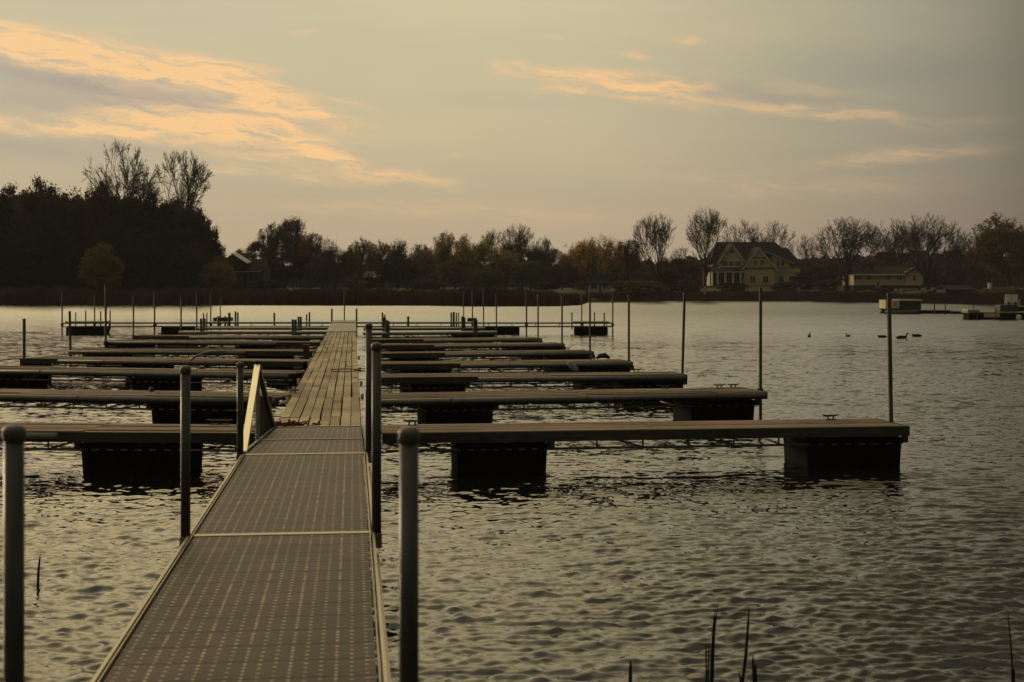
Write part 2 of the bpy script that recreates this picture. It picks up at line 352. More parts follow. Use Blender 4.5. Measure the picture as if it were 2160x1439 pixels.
# ------------------------------------------------------------------ water
def build_water():
    rng = np.random.default_rng(3)
    r0, r1 = 4.0, 300.0
    nr, nc = 1750, 1050
    Y = r0 * (r1 / r0) ** (np.arange(nr) / (nr - 1)); g = (r1 / r0) ** (1 / (nr - 1)) - 1
    T = np.linspace(-.60, .60, nc)
    X = Y[:, None] * T[None, :]; YY = np.repeat(Y[:, None], nc, 1)
    dy = Y * g; dx = Y * (T[1] - T[0])
    Z = np.zeros_like(X)
    waves = []
    for i in range(130):
        lam = .075 * (7.5 ** rng.random()); th = rng.normal(0.03, .36) + (PI if rng.random() < .3 else 0)
        slope = .052 * ((lam / .12) ** .1 if lam < .12 else (lam / .12) ** -.95)
        waves.append((lam, th, slope, rng.random() * 2 * PI))
    wx = X + .12 * np.sin(YY * 1.1 + X * .35) + .25 * np.sin(X * .23 + YY * .11); wy = YY + .10 * np.sin(X * 1.7 + .6 * YY) + .3 * np.sin(X * .31 - YY * .17)
    gust = .76 + .34 * np.sin(X * .13 + 1.5 * np.sin(YY * .09)) * np.sin(YY * .21 + X * .07) + .10 * np.sin(X * .5 + YY * .33)
    for lam, th, sl_, ph in waves:
        kx, ky = 2 * PI / lam * math.sin(th), 2 * PI / lam * math.cos(th)
        need = np.maximum(dy * abs(math.cos(th)), dx * abs(math.sin(th)))
        att = np.clip((lam / np.maximum(need, 1e-6) - 2.0) / 1.5, 0, 1)[:, None]
        if att.max() <= 0: continue
        Z += att * (sl_ * lam / (2 * PI)) * np.sin(kx * wx + ky * wy + ph)
    Z *= gust * WAVE
    sg = .006; Z = Z + .04 * (Z * Z / sg - sg)
    v = np.stack([X, YY, Z], -1).reshape(-1, 3)
    idx = np.arange(nr * nc).reshape(nr, nc)
    f = np.stack([idx[:-1, :-1], idx[:-1, 1:], idx[1:, 1:], idx[1:, :-1]], -1).reshape(-1, 4)
    # outer skirt so the lake runs on beyond the fine grid
    me = bpy.data.meshes.new('water')
    ex = np.array([(-700, r1, 0), (700, r1, 0), (700, -60, 0), (-700, -60, 0), (X[0, 0], r0, 0), (X[0, -1], r0, 0), (X[-1, 0], r1, 0), (X[-1, -1], r1, 0)], float)
    n = len(v); v = np.concatenate([v, ex])
    f = np.concatenate([f, np.array([(n + 3, n + 2, n + 5, n + 4), (n + 3, n + 4, n + 6, n + 0), (n + 5, n + 2, n + 1, n + 7)])])
    me.vertices.add(len(v)); me.vertices.foreach_set('co', v.ravel())
    me.loops.add(len(f) * 4); me.loops.foreach_set('vertex_index', f.ravel().astype(np.int32))
    me.polygons.add(len(f)); me.polygons.foreach_set('loop_start', np.arange(0, len(f) * 4, 4, dtype=np.int32))
    me.polygons.foreach_set('use_smooth', np.ones(len(f), bool))
    me.update(calc_edges=True); me.validate()
    m, nt, b = new_mat('lake_water')
    b.inputs['Base Color'].default_value = (.010, .0095, .006, 1)
    b.inputs['Roughness'].default_value = .05; b.inputs['IOR'].default_value = WIOR
    geo = node(nt, 'ShaderNodeNewGeometry')
    sp = node(nt, 'ShaderNodeSeparateXYZ'); nt.links.new(geo.outputs['Position'], sp.inputs[0])
    far = math_(nt, 'DIVIDE', math_(nt, 'SUBTRACT', sp.outputs[1], 35.0), 90.0, clamp=True)
    tot = None
    for sc, amp, st in ((20.0, .6, 1.6), (8.0, 1.0, 2.2), (2.6, .5, 2.6), (.9, .36, 2.2), (.35, .2, 3.0)):
        mp = node(nt, 'ShaderNodeMapping'); mp.inputs['Scale'].default_value = (1 / st, 1, 1); mp.inputs['Rotation'].default_value = (0, 0, .1 * sc)
        nt.links.new(geo.outputs['Position'], mp.inputs[0])
        n1 = node(nt, 'ShaderNodeTexNoise', Scale=sc, Detail=1.5, Roughness=.5); nt.links.new(mp.outputs[0], n1.inputs['Vector'])
        s = node(nt, 'ShaderNodeVectorMath', operation='SUBTRACT'); nt.links.new(n1.outputs['Color'], s.inputs[0]); s.inputs[1].default_value = (.5, .5, .5)
        q = node(nt, 'ShaderNodeVectorMath', operation='SCALE'); nt.links.new(s.outputs[0], q.inputs[0]); q.inputs['Scale'].default_value = amp
        if tot is None: tot = q.outputs[0]
        else:
            ad = node(nt, 'ShaderNodeVectorMath', operation='ADD'); nt.links.new(tot, ad.inputs[0]); nt.links.new(q.outputs[0], ad.inputs[1]); tot = ad.outputs[0]
    s2 = node(nt, 'ShaderNodeSeparateXYZ'); nt.links.new(tot, s2.inputs[0])
    kf = math_(nt, 'MULTIPLY_ADD', far, RFAR, RNEAR)
    nx = math_(nt, 'MULTIPLY', s2.outputs[0], math_(nt, 'MULTIPLY', kf, .6))
    ny0 = math_(nt, 'MULTIPLY', s2.outputs[1], kf)
    # far wavelets: only the faces leaning towards this shore are ever seen
    nyf = math_(nt, 'MULTIPLY_ADD', math_(nt, 'ABSOLUTE', ny0), -1.0, -.10)
    ny = math_(nt, 'ADD', math_(nt, 'MULTIPLY', ny0, math_(nt, 'SUBTRACT', 1.0, far)), math_(nt, 'MULTIPLY', nyf, far))
    cv = node(nt, 'ShaderNodeCombineXYZ'); nt.links.new(nx, cv.inputs[0]); nt.links.new(ny, cv.inputs[1])
    ad = node(nt, 'ShaderNodeVectorMath', operation='ADD'); nt.links.new(geo.outputs['Normal'], ad.inputs[0]); nt.links.new(cv.outputs[0], ad.inputs[1])
    nn = node(nt, 'ShaderNodeVectorMath', operation='NORMALIZE'); nt.links.new(ad.outputs[0], nn.inputs[0])
    nt.links.new(nn.outputs[0], b.inputs['Normal'])
    me.materials.append(m)
    o = bpy.data.objects.new('water', me); COL.objects.link(o); tag(o, kind='structure')
WAVE, WIOR, RNEAR, RFAR = 1.0, 1.70, .42, .06
build_water()

# ------------------------------------------------------------------ land
def shore(t):      # t = X/Y ; distance of the waterline along that bearing
    px = 1080 + F * t
    pts = [(-2500, 150), (-400, 182), (0, 184), (600, 180), (900, 178), (1000, 172), (1180, 173), (1225, 182), (1243, 214), (1300, 229), (1700, 222), (1950, 196), (2050, 186), (2200, 172), (2600, 150), (5000, 150)]
    for (a, b), (c, d_) in zip(pts, pts[1:]):
        if px <= c: return b + (d_ - b) * max(0, (px - a)) / (c - a)
    return pts[-1][1]
def ground_z(x, y):
    s = y - shore(x / y)
    if s < 0: return max(-2, s * .25)
    px = 1080 + F * x / y
    z = 1.0 * min(1, s / 3) ** .7 * .55 + 1.3 * min(1, max(0, (s - 3)) / 40)
    if px > 1450: z += .9 * min(1, max(0, (s - 6)) / 30) * min(1, (px - 1450) / 60) * (1 if px < 1760 else max(0, 1 - (px - 1760) / 40))
    z += .12 * math.sin(x * .31) * math.cos(y * .27) * min(1, s / 6)
    if y > 300: z += (y - 300) * .004
    return z
def build_ground():
    rows = []
    ts = [i / 160 * 1.7 - .85 for i in range(161)]
    offs = [-12, -6, -2, 0, .5, 1, 2, 3, 5, 8, 12, 18, 26, 36, 50, 70, 100, 150, 250, 380, 480]
    m = MB()
    for o in offs:
        for t in ts:
            y = shore(t) + o; x = t * y; m.v.append((x, y, ground_z(x, y)))
    n = len(ts)
    for i in range(len(offs) - 1):
        for j in range(n - 1):
            m.f.append((i * n + j, i * n + j + 1, (i + 1) * n + j + 1, (i + 1) * n + j)); m.t.append(1)
    tag(m.build('ground', M['ground'], smooth=True), kind='structure')
    b = MB(); b.quad((-740, -80, -2.2), (740, -80, -2.2), (740, 800, -2.2), (-740, 800, -2.2)); tag(b.build('lake_bed', M['ground']), kind='structure')
    # thin sandbar off the right-hand shore
    s = MB()
    for i in range(40):
        t0, t1 = (1236 + i * 14 - 1080) / F, (1236 + (i + 1) * 14 - 1080) / F
        y0 = 206 + .15 * i; w = 1.2 * (1 - i / 42); zt = .14 * (1 - i / 55)
        a = [(t0 * y0, y0, -.3), (t1 * y0, y0, -.3), (t1 * y0, y0 + w, zt), (t0 * y0, y0 + w, zt)]
        s.quad(*a); s.quad(a[3], a[2], (t1 * y0, y0 + 2 * w, -.3), (t0 * y0, y0 + 2 * w, -.3))
    tag(s.build('sandbar', M['ground']), kind='structure')
    # hills beyond the right-hand shore
    hm = MB(); nx, ny = 90, 14
    for j in range(ny):
        for i in range(nx):
            px = 500 + i * 26; y = 400 + j * 26; x = WX(px, y)
            top = 24 + 5 * math.sin(px * .006 + 1) + 2.5 * math.sin(px * .021)
            if px < 1650: top *= max(.30, 1 - (1650 - px) / 500)
            hm.v.append((x, y, .5 + top * math.sin(PI * .5 * j / (ny - 1)) * .55))
    for j in range(ny - 1):
        for i in range(nx - 1):
            hm.f.append((j * nx + i, j * nx + i + 1, (j + 1) * nx + i + 1, (j + 1) * nx + i)); hm.t.append(1)
    tag(hm.build('hills', M['ground'], smooth=True), kind='structure')
build_ground()

# ------------------------------------------------------------------ leaves and trees
def leafquad(m, c, s, rnd):
    a = Vector((rnd.gauss(0, 1), rnd.gauss(0, 1), rnd.gauss(0, 1))).normalized(); b = a.orthogonal().normalized()
    if rnd.random() < .5: b = a.cross(b)
    w = s * rnd.uniform(.6, 1.3); h = w * rnd.uniform(.5, .9)
    c = Vector(c); m.quad(c - a * w, c - b * h, c + a * w, c + b * h)

def branch_tree(seed, kind):
    """unit tree (height 1, spread 1): returns (trunk MB, twigs MB, tip points)"""
    rnd = random.Random(seed); tr, tw, tips = MB(), MB(), []
    # clear trunk, limbs, limb spread, envelope (centre height, half width, half height, upward pull)
    clear, nl, ang, ec, ew, eh, up = dict(fan=(.46, 9, 1.15, .72, .50, .29, .05), vase=(.20, 6, .60, .62, .47, .39, .12), tall=(.34, 4, .60, .62, .44, .40, .16), oval=(.18, 6, .75, .58, .47, .42, .08),
                                      spread=(.16, 7, .95, .60, .49, .41, .06), bushy=(.13, 9, .75, .58, .48, .42, .10))[kind]
    def inside(p): return (p.x ** 2 + p.y ** 2) / ew ** 2 + ((p.z - ec) / eh) ** 2
    def grow(p, d, L, r, lv, maxlv):
        segs = 3 if lv < 4 else 2; pts = [p.copy()]; q = p.copy(); dd = d.copy()
        for _ in range(segs):
            dd = (dd + Vector((rnd.gauss(0, .11), rnd.gauss(0, .11), rnd.gauss(up * .3, .07)))).normalized()
            q = q + dd * L / segs; pts.append(q.copy())
            if q.z > .5 * ec and inside(q) > 1.0: break
        n_ = len(pts); rs = [r * (1 - .42 * i / (n_ - 1)) for i in range(n_)]
        (tr if lv <= 1 else tw).tube(pts, rs, 6 if lv <= 1 else (4 if lv < 3 else 3), cap=False)
        tips.append(q)
        if lv == maxlv or (q.z > .5 * ec and inside(q) > 1.06): return
        n = 3 if lv < 2 else rnd.choice((3, 4))
        for i in range(n):
            k = rnd.choice(list(range(1, n_))) if i else n_ - 1
            o = dd.orthogonal().normalized(); o = Matrix.Rotation(rnd.uniform(0, 2 * PI), 3, dd) @ o
            an = rnd.uniform(.25, .80) * (.5 if i == 0 else 1)
            nd = dd * math.cos(an) + o * math.sin(an); nd.z += up; nd.normalize()
            grow(pts[k], nd, L * rnd.uniform(.62, .84) * (1.05 if i == 0 else .9), max(.0019, rs[k] * rnd.uniform(.60, .82)), lv + 1, maxlv)
    r0 = .023
    base = Vector((0, 0, -.02)); top = Vector((rnd.gauss(0, .01), rnd.gauss(0, .01), clear))
    tr.tube([base, base.lerp(top, .3), top], [r0 * 1.5, r0 * 1.1, r0 * .95], 8, cap=False)
    if kind == 'tall':
        l2 = Vector((rnd.gauss(0, .02), 0, .80)); tr.tube([top, top.lerp(l2, .5), l2], [r0 * .9, r0 * .6, r0 * .25], 6, cap=False)
        for i in range(9):
            ph = i * 2.4; an = rnd.uniform(.6, 1.15); z_ = i / 9
            grow(top.lerp(l2, z_), Vector((math.cos(ph) * math.sin(an), math.sin(ph) * math.sin(an), math.cos(an))), .27 * (1 - z_ * .45), r0 * .38 * (1 - z_ * .4), 2, 6)
    for i in range(nl):
        ph = 2 * PI * i / nl + rnd.uniform(-.4, .4); an = ang * (.25 + .75 * ((i * 0.618) % 1)) if kind != 'fan' else ang * (.2 + .8 * ((i * 0.618) % 1))
        dvec = Vector((math.cos(ph) * math.sin(an), math.sin(ph) * math.sin(an), math.cos(an)))
        grow(top.lerp(base, rnd.uniform(0, .25)), dvec, (.31 if kind != 'fan' else .21) * rnd.uniform(.85, 1.15), r0 * .60, 1, 6)
    return tr, tw, tips

def crown(seed, n, leaf, kind='round', tips=None, z0=.12):
    rnd = random.Random(seed); m = MB()
    if tips is not None:
        for _ in range(n):
            p = rnd.choice(tips); leafquad(m, (p.x + rnd.gauss(0, .018), p.y + rnd.gauss(0, .018), p.z + rnd.gauss(-.005, .02)), leaf, rnd)
        return m
    cl = []
    for _ in range(120):
        ph = rnd.uniform(0, 2 * PI); u = rnd.uniform(-1, 1); rr = rnd.uniform(.45, 1.0) ** .6
        x, y = rr * math.sqrt(1 - u * u) * math.cos(ph), rr * math.sqrt(1 - u * u) * math.sin(ph); zz_ = rr * u
        zc = (1 + z0) / 2; hz = (1 - z0) / 2
        if kind == 'cone': k = 1 - .55 * max(0, zz_)
        elif kind == 'full': k = 1.0 if zz_ < 0 else 1
        else: k = 1
        cl.append((x * .44 * k, y * .44 * k, zc + zz_ * hz * .92, rnd.uniform(.035, .085)))
    for _ in range(n):
        c = rnd.choice(cl); q = Vector((rnd.gauss(0, 1), rnd.gauss(0, 1), rnd.gauss(0, .8)))
        q = q * .62
        leafquad(m, (c[0] + q.x * c[3] * 1.25, c[1] + q.y * c[3] * 1.25, c[2] + q.z * c[3]), leaf * rnd.uniform(.6, 1.4), rnd)
    return m

LIB = {}
def lib(kind, var):
    key = (kind, var)
    if key in LIB: return LIB[key]
    seed = hash_(kind) + var * 31
    if kind in ('fan', 'vase', 'tall', 'oval', 'spread', 'bushy'):
        tr, tw, tips = branch_tree(seed, kind); parts = [('trunk', tr, M['bark']), ('branches', tw, M['bark'])]
    elif kind in ('thin_vase', 'thin_oval', 'thin_spread'):       # autumn tree with part of its leaves left
        tr, tw, tips = branch_tree(seed, kind[5:])
        parts = [('trunk', tr, M['bark']), ('branches', tw, M['bark']), ('crown', crown(seed, 7500, .0115, tips=tips), M['leaf'])]
    else:                                                          # dense crown
        tr, tw, tips = branch_tree(seed, 'oval')
        parts = [('trunk', tr, M['bark']), ('crown', crown(seed, 17000 if kind != 'shrub' else 5000, .0125 if kind != 'shrub' else .028, {'dense': 'round', 'cone': 'cone', 'full': 'full', 'shrub': 'full'}[kind],
                                                        z0={'dense': .14, 'cone': .05, 'full': .0, 'shrub': -.1}[kind]), M['leaf'])]
    out = []
    for nme, mb, mt in parts:
        me = bpy.data.meshes.new(nme); me.from_pydata(mb.v, [], mb.f); me.materials.append(mt); out.append((nme, me))
    LIB[key] = out
    return out
def hash_(s): return sum(ord(c) * (i + 3) for i, c in enumerate(s))
LEAF = dict(black=(.030, .024, .014), dark=(.065, .056, .032), red=(.06, .028, .018), green=(.11, .115, .036), yellow=(.34, .26, .035), olive=(.42, .31, .075),
            gold=(.55, .33, .08), brown=(.25, .16, .075), orange=(.24, .14, .045), bark=(.1, .1, .1))  # dark, green and brown raised to put distance haze into the leaf colour
def tree(name, kind, px, top, w, Y, colr, label, group=None, cat='tree', base=None, var=None):
    x = WX(px, Y); z = ground_z(x, Y) if base is None else WZ(base, Y)
    h = WZ(top, Y) - z; wd = w * Y / F
    t = thing(name, (x, Y, z), label, cat, group, rz=R.uniform(0, 6.28))
    for nme, me in lib(kind, (R.randrange(3) if var is None else var)):
        o = bpy.data.objects.new(nme, me); COL.objects.link(o); o.parent = t; o.scale = (wd, wd, h)
        k = R.uniform(.72, 1.35); c = LEAF[colr]; o.color = (c[0] * k, c[1] * k, c[2] * k, 1)
    return t

GW = 'dark trees of the wood on the left bank'
for a in [
    (-70, 400, 150, 208, 'black', 'dark tree cut by the left edge of the view'),
    (22, 384, 120, 212, 'black', 'dark tree left of the round topped tree in the wood'),
    (88, 368, 125, 206, 'dark', 'tall dark tree with lumpy round top near left edge'),
    (150, 396, 110, 214, 'red', 'dark reddish tree between the lumpy top and the bare trees'),
    (208, 380, 120, 207, 'red', 'dark reddish brown tree in front of the first bare tree'),
    (262, 404, 110, 216, 'black', 'dark tree at the foot of the larger bare tree'),
    (312, 398, 125, 207, 'black', 'broad dark tree between the two tall bare trees'),
    (362, 412, 100, 213, 'dark', 'dark tree at the foot of the right bare tree'),
    (398, 424, 95, 205, 'dark', 'dark tree just right of the second bare tree trunk'),
    (428, 446, 76, 208, 'green', 'rounded dark tree on the right shoulder of the wood'),
    (446, 500, 70, 204, 'red', 'lower dark tree stepping down at the wood right end'),
    (466, 536, 60, 201, 'brown', 'smallest tree at the right end of the dark wood')]:
    tree('dense_tree', 'dense', a[0], a[1], a[2], a[3], a[4], a[5], GW)
GU = 'undergrowth trees at the front of the left wood'
for a in [
    (-40, 486, 170, 197, 'black', 'low dark thicket at the extreme left behind reeds'), (60, 470, 160, 199, 'black', 'low black thicket under the lumpy topped tree'),
    (150, 478, 140, 198, 'black', 'dark thicket just left of the yellow tree'), (250, 470, 150, 200, 'black', 'dark thicket right behind the yellow tree'),
    (330, 484, 140, 198, 'black', 'dark thicket below the gap between bare trees'), (400, 510, 120, 197, 'dark', 'dark thicket below the second bare tree'),
    (455, 545, 90, 196, 'brown', 'brownish thicket at the right foot of the wood')]:
    tree('thicket', 'full', a[0], a[1], a[2], a[3], a[4], a[5], GU, cat='thicket')
tree('yellow_tree', 'cone', 213, 508, 108, 191, 'yellow', 'small round yellow green tree standing before the dark wood', var=1)
tree('bare_tree', 'fan', 262, 304, 178, 222, 'bark', 'taller of the two big bare trees above the left wood', 'bare trees above the left wood', var=1)
tree('bare_tree', 'fan', 385, 322, 156, 222, 'bark', 'right one of the two big bare trees above the left wood', 'bare trees above the left wood', var=0)

GM = 'trees along the far bank in the middle'
for a in [
    ('dense', 508, 524, 66, 262, 'dark', 'low dark tree right behind the half hidden house'),
    ('dense', 545, 506, 78, 258, 'dark', 'dark tree left shoulder of the tall middle clump'),
    ('thin_oval', 575, 476, 92, 262, 'dark', 'tallest dark tree of the middle left clump'),
    ('thin_vase', 618, 466, 88, 260, 'dark', 'tall dark tree with flat tufted top in the middle'),
    ('thin_oval', 655, 494, 84, 257, 'brown', 'greyish brown tree right of the tall middle clump'),
    ('dense', 600, 530, 120, 252, 'black', 'dark mass of lower tree under the tall middle clump'),
    ('oval', 690, 506, 78, 262, 'bark', 'pale bare tree right of the middle clump'),
    ('dense', 680, 545, 90, 250, 'dark', 'low dark round tree above the white dock line'),
    ('oval', 722, 524, 64, 270, 'bark', 'faint bare tree left of the hidden pale house'),
    ('thin_vase', 762, 506, 66, 262, 'brown', 'twiggy brown tree left of the pale roof glint'),
    ('thin_vase', 800, 512, 60, 258, 'brown', 'twiggy tree right over the pale roof glint'),
    ('thin_oval', 838, 508, 74, 262, 'dark', 'dark twiggy tree with notched top in the middle'),
    ('dense', 840, 548, 90, 256, 'dark', 'lower dark tree under the notched top tree'),
    ('thin_oval', 884, 518, 66, 268, 'dark', 'dark tree left of the two golden willows'),
    ('thin_oval', 937, 494, 78, 250, 'olive', 'left one of two tall golden olive willows'),
    ('thin_spread', 1003, 494, 92, 250, 'olive', 'right one of two tall golden olive willows'),
    ('dense', 960, 545, 96, 246, 'brown', 'brown low tree between the two golden willows'),
    ('oval', 1042, 484, 80, 258, 'bark', 'bare tree just right of the golden willows'),
    ('vase', 1092, 476, 104, 256, 'bark', 'wide bare tree top over the olive thicket'),
    ('thin_oval', 1066, 530, 110, 247, 'olive', 'olive tree below the wide bare tree'),
    ('oval', 1140, 500, 66, 262, 'bark', 'smaller bare tree right of the wide bare tree'),
    ('dense', 1120, 548, 96, 248, 'green', 'dark green low tree left of the white cottage'),
    ('dense', 1025, 565, 90, 240, 'green', 'green bush tree in front of right golden willow'),
    ('thin_spread', 1210, 516, 80, 246, 'orange', 'orange brown tree left above the white cottage'),
    ('thin_spread', 1262, 500, 116, 244, 'gold', 'broad golden brown tree over the white cottage'),
    ('thin_oval', 1325, 508, 84, 246, 'green', 'dark green gold tree right above the white cottage'),
    ('dense', 1185, 556, 80, 240, 'dark', 'dark low tree beside the tan cottage wing'),
    ('thin_oval', 632, 500, 100, 264, 'brown', 'brown tree filling behind the flat tufted tree'),
    ('thin_spread', 705, 522, 110, 266, 'dark', 'wide dark low crowned tree behind the faint bare trees'),
    ('thin_spread', 785, 526, 120, 266, 'brown', 'wide brown tree behind the pale roofed house'),
    ('thin_spread', 860, 528, 110, 262, 'dark', 'wide dark tree between notched tree and golden willows'),
    ('thin_spread', 915, 522, 90, 258, 'brown', 'brown tree just left of the left golden willow'),
    ('thin_oval', 972, 512, 90, 257, 'olive', 'olive tree filling the gap between golden willows'),
    ('thin_spread', 1100, 510, 140, 262, 'dark', 'wide dark tree backing the wide bare tree'),
    ('thin_oval', 1160, 526, 90, 258, 'brown', 'brown tree right of the smaller bare tree'),
    ('thin_spread', 1235, 514, 110, 252, 'olive', 'olive tree between the orange and golden crowns'),
    ('thin_spread', 1300, 516, 110, 253, 'gold', 'golden tree behind the dark green gold tree'),
    ('dense', 1370, 556, 90, 252, 'brown', 'brown low tree at the foot of the big bare tree'),
    ('dense', 1438, 552, 80, 262, 'dark', 'dark low tree left behind the large house'),
    ('dense', 1732, 556, 90, 262, 'dark', 'dark low tree between the two right hand houses'),
    ('dense', 1850, 548, 110, 275, 'dark', 'dark tree behind the ranch house chimney'),
    ('dense', 1990, 560, 110, 256, 'dark', 'dark tree right behind the ranch house end')]:
    tree({'dense': 'dense_tree', 'oval': 'bare_tree', 'vase': 'bare_tree'}.get(a[0], 'autumn_tree'), a[0], *a[1:6], a[6], GM)
GR = 'trees around the houses on the right bank'
for a in [
    ('vase', 1386, 455, 132, 238, 'bark', 'big bare tree left of the large house', 2), ('vase', 1487, 443, 128, 243, 'bark', 'tallest bare tree close to the large house porch', 2),
    ('oval', 1440, 524, 84, 246, 'bark', 'small reddish bare tree between two tall bare trees', 0), ('oval', 1410, 540, 90, 262, 'bark', 'bare tree far behind the big bare tree', 1),
    ('spread', 1565, 464, 116, 300, 'bark', 'bare tree top left behind the large house roof', 1), ('spread', 1628, 468, 116, 302, 'bark', 'bare tree top right behind the large house roof', 0),
    ('spread', 1708, 496, 80, 270, 'bark', 'thin faint bare tree right of the large house', 0),
    ('bushy', 1786, 460, 168, 240, 'bark', 'wide bare tree left of the cream ranch house', 0), ('bushy', 1884, 464, 140, 256, 'bark', 'bare tree behind the cream ranch house roof', 2),
    ('bushy', 1958, 450, 178, 243, 'bark', 'largest bare tree right of the cream ranch house', 1), ('spread', 2032, 486, 100, 238, 'bark', 'slim bare tree between ranch house and orange tree', 1),
    ('oval', 2072, 480, 70, 232, 'bark', 'bare tree touching the orange brown tree at right', 2)]:
    tree('bare_tree', *a[:6], a[6], GR, var=a[7])
tree('autumn_tree', 'thin_spread', 2128, 452, 175, 214, 'orange', 'big orange brown tree at the right edge', GR)
tree('dense_tree', 'dense', 2128, 466, 150, 218, 'brown', 'brown leaved tree behind the orange tree at right edge', GR)
tree('dense_tree', 'dense', 2072, 520, 70, 262, 'dark', 'dark low tree beyond the slim bare tree', GR)
GB = 'shrubs along the far bank'
for a in [
    (1345, 588, 130, 232, 'green', 'wide green bush on the shore right of cottage'), (1415, 560, 80, 250, 'red', 'reddish shrub mass under the big bare tree'),
    (1455, 575, 60, 246, 'brown', 'brown shrub left of the large house porch'), (1700, 572, 66, 246, 'red', 'dark red bush at right corner of the large house'),
    (1655, 592, 60, 240, 'dark', 'low dark shrub before the large house right wing'), (1745, 590, 60, 240, 'dark', 'dark shrub between the two right hand houses'),
    (1850, 606, 60, 226, 'red', 'red brown shrub before the cream ranch house'), (1830, 612, 50, 224, 'olive', 'olive shrub at the ranch house left foot'),
    (1985, 612, 70, 212, 'black', 'black shrub right of the ranch house garage'), (2040, 600, 90, 210, 'black', 'dark mounded shrub before the boat shed'),
    (2120, 604, 120, 200, 'brown', 'brown shrub bank at the right edge'), (1545, 594, 70, 241, 'black', 'low dark hedge under the large house porch'),
    (900, 590, 90, 225, 'red', 'reddish shrub behind reeds in the middle'), (760, 592, 80, 226, 'dark', 'dark shrub behind reeds below the pale roof'),
    (560, 590, 90, 222, 'black', 'dark shrub beside the half hidden house'), (1150, 592, 80, 226, 'dark', 'dark shrub behind the point of reeds')]:
    tree('shrub', 'shrub', a[0], a[1], a[2], a[3], a[4], a[5], GB, cat='shrub')

def wood_mass():
    rnd = random.Random(5); m = MB()
    for _ in range(60000):
        px = rnd.uniform(470, 2300); Y = rnd.uniform(330, 400)
        top = 558 + 7 * math.sin(px * .012) + 5 * math.sin(px * .05 + 1) + 3 * math.sin(px * .21) + rnd.gauss(0, 2)
        if px > 1640: top = 542 + 7 * math.sin(px * .011 + 2) + 3 * math.sin(px * .09) + 2 * math.sin(px * .27) + rnd.gauss(0, 2)
        py = rnd.uniform(top, 606)
        leafquad(m, (WX(px, Y), Y, WZ(py, Y)), .65, rnd)
    o = m.build('far_wood', M['leaf']); o.color = (.075, .070, .058, 1)  # colour lightened to paint in haze over the distance
    tag(o, 'distant wood behind the houses and trees', 'woodland', kind='stuff')
wood_mass()
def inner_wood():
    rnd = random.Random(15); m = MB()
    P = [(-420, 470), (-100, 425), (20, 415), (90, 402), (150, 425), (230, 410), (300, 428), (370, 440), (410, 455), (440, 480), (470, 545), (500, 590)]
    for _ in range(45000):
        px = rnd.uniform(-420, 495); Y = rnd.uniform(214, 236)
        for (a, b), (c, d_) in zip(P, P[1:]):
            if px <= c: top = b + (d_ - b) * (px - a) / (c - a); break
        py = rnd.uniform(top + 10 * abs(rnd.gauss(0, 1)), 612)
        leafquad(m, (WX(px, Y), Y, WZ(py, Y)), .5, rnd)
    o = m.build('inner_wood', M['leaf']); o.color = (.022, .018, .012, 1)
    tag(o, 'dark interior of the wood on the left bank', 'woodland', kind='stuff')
inner_wood()

def reed_bed():
    rnd = random.Random(9); m = MB()
    for _ in range(52000):
        px = rnd.uniform(-420, 1243); t = (px - 1080) / F; s0 = shore(t)
        Y = s0 + rnd.uniform(-1.2, 8.5); h = rnd.uniform(1.3, 2.1) * (1 if px < 1150 else 1 - .55 * (px - 1150) / 93)
        h *= .9 + .12 * math.sin(px * .02) + .06 * math.sin(px * .11)
        x = t * Y; w = rnd.uniform(.03, .07); lx, ly = rnd.gauss(0, .12), rnd.gauss(0, .12); z = ground_z(x, Y) - .1 if Y > s0 else -.1
        a = rnd.uniform(0, PI); dx, dy = math.cos(a) * w, math.sin(a) * w
        m.quad((x - dx, Y - dy, z), (x + dx, Y + dy, z), (x + lx, Y + ly, z + h))
    o = m.build('reed_bed', M['reed']); tag(o, 'brown reed bed along the far left shore', 'reeds', kind='stuff')
    g = MB()
    for _ in range(26000):
        px = rnd.uniform(1236, 2400); t = (px - 1080) / F; Y = shore(t) + rnd.random() ** 1.6 * 14
        x = t * Y; z = ground_z(x, Y); h = rnd.uniform(.25, .8); w = rnd.uniform(.05, .12); lx = rnd.gauss(0, .15)
        g.quad((x - w, Y, z), (x + w, Y, z), (x + lx, Y, z + h))
    o = g.build('bank_grass', M['reed']); tag(o, 'rough dry grass on the right bank', 'grass', kind='stuff')
reed_bed()

# ------------------------------------------------------------------ houses
def poly(m, pts): m.quad(*pts)
def prism(m, poly_xz, y0, y1):          # extrude an x-z outline from y0 to y1
    n = len(poly_xz); b = len(m.v)
    m.v += [(x, y0, z) for x, z in poly_xz] + [(x, y1, z) for x, z in poly_xz]
    m.f.append(tuple(b + i for i in range(n))); m.f.append(tuple(b + n + i for i in reversed(range(n))))
    m.t += [1, 1]
    for i in range(n):
        j = (i + 1) % n; m.f.append((b + j, b + i, b + n + i, b + n + j)); m.t.append(1)
def window(parent, hx, hz, x0, x1, y0, y1, yf, frame='trim', mull=1):
    """a window on a wall at depth yf (photo pixels for size)"""
    a, b_, c, d_ = hx(x0), hx(x1), hz(y1), hz(y0); f = .09
    m = MB()
    m.box(a - f, b_ + f, yf - .06, yf + .02, d_, d_ + f); m.box(a - f, b_ + f, yf - .06, yf + .02, c - f, c)
    m.box(a - f, a, yf - .06, yf + .02, c, d_); m.box(b_, b_ + f, yf - .06, yf + .02, c, d_)
    for k in range(mull):
        q = a + (b_ - a) * (k + 1) / (mull + 1); m.box(q - .04, q + .04, yf - .05, yf + .01, c, d_)
    w = m.build('window', M[frame], parent)
    g = MB(); g.box(a, b_, yf - .02, yf + .015, c, d_); g.build('pane', M['glass'], w)
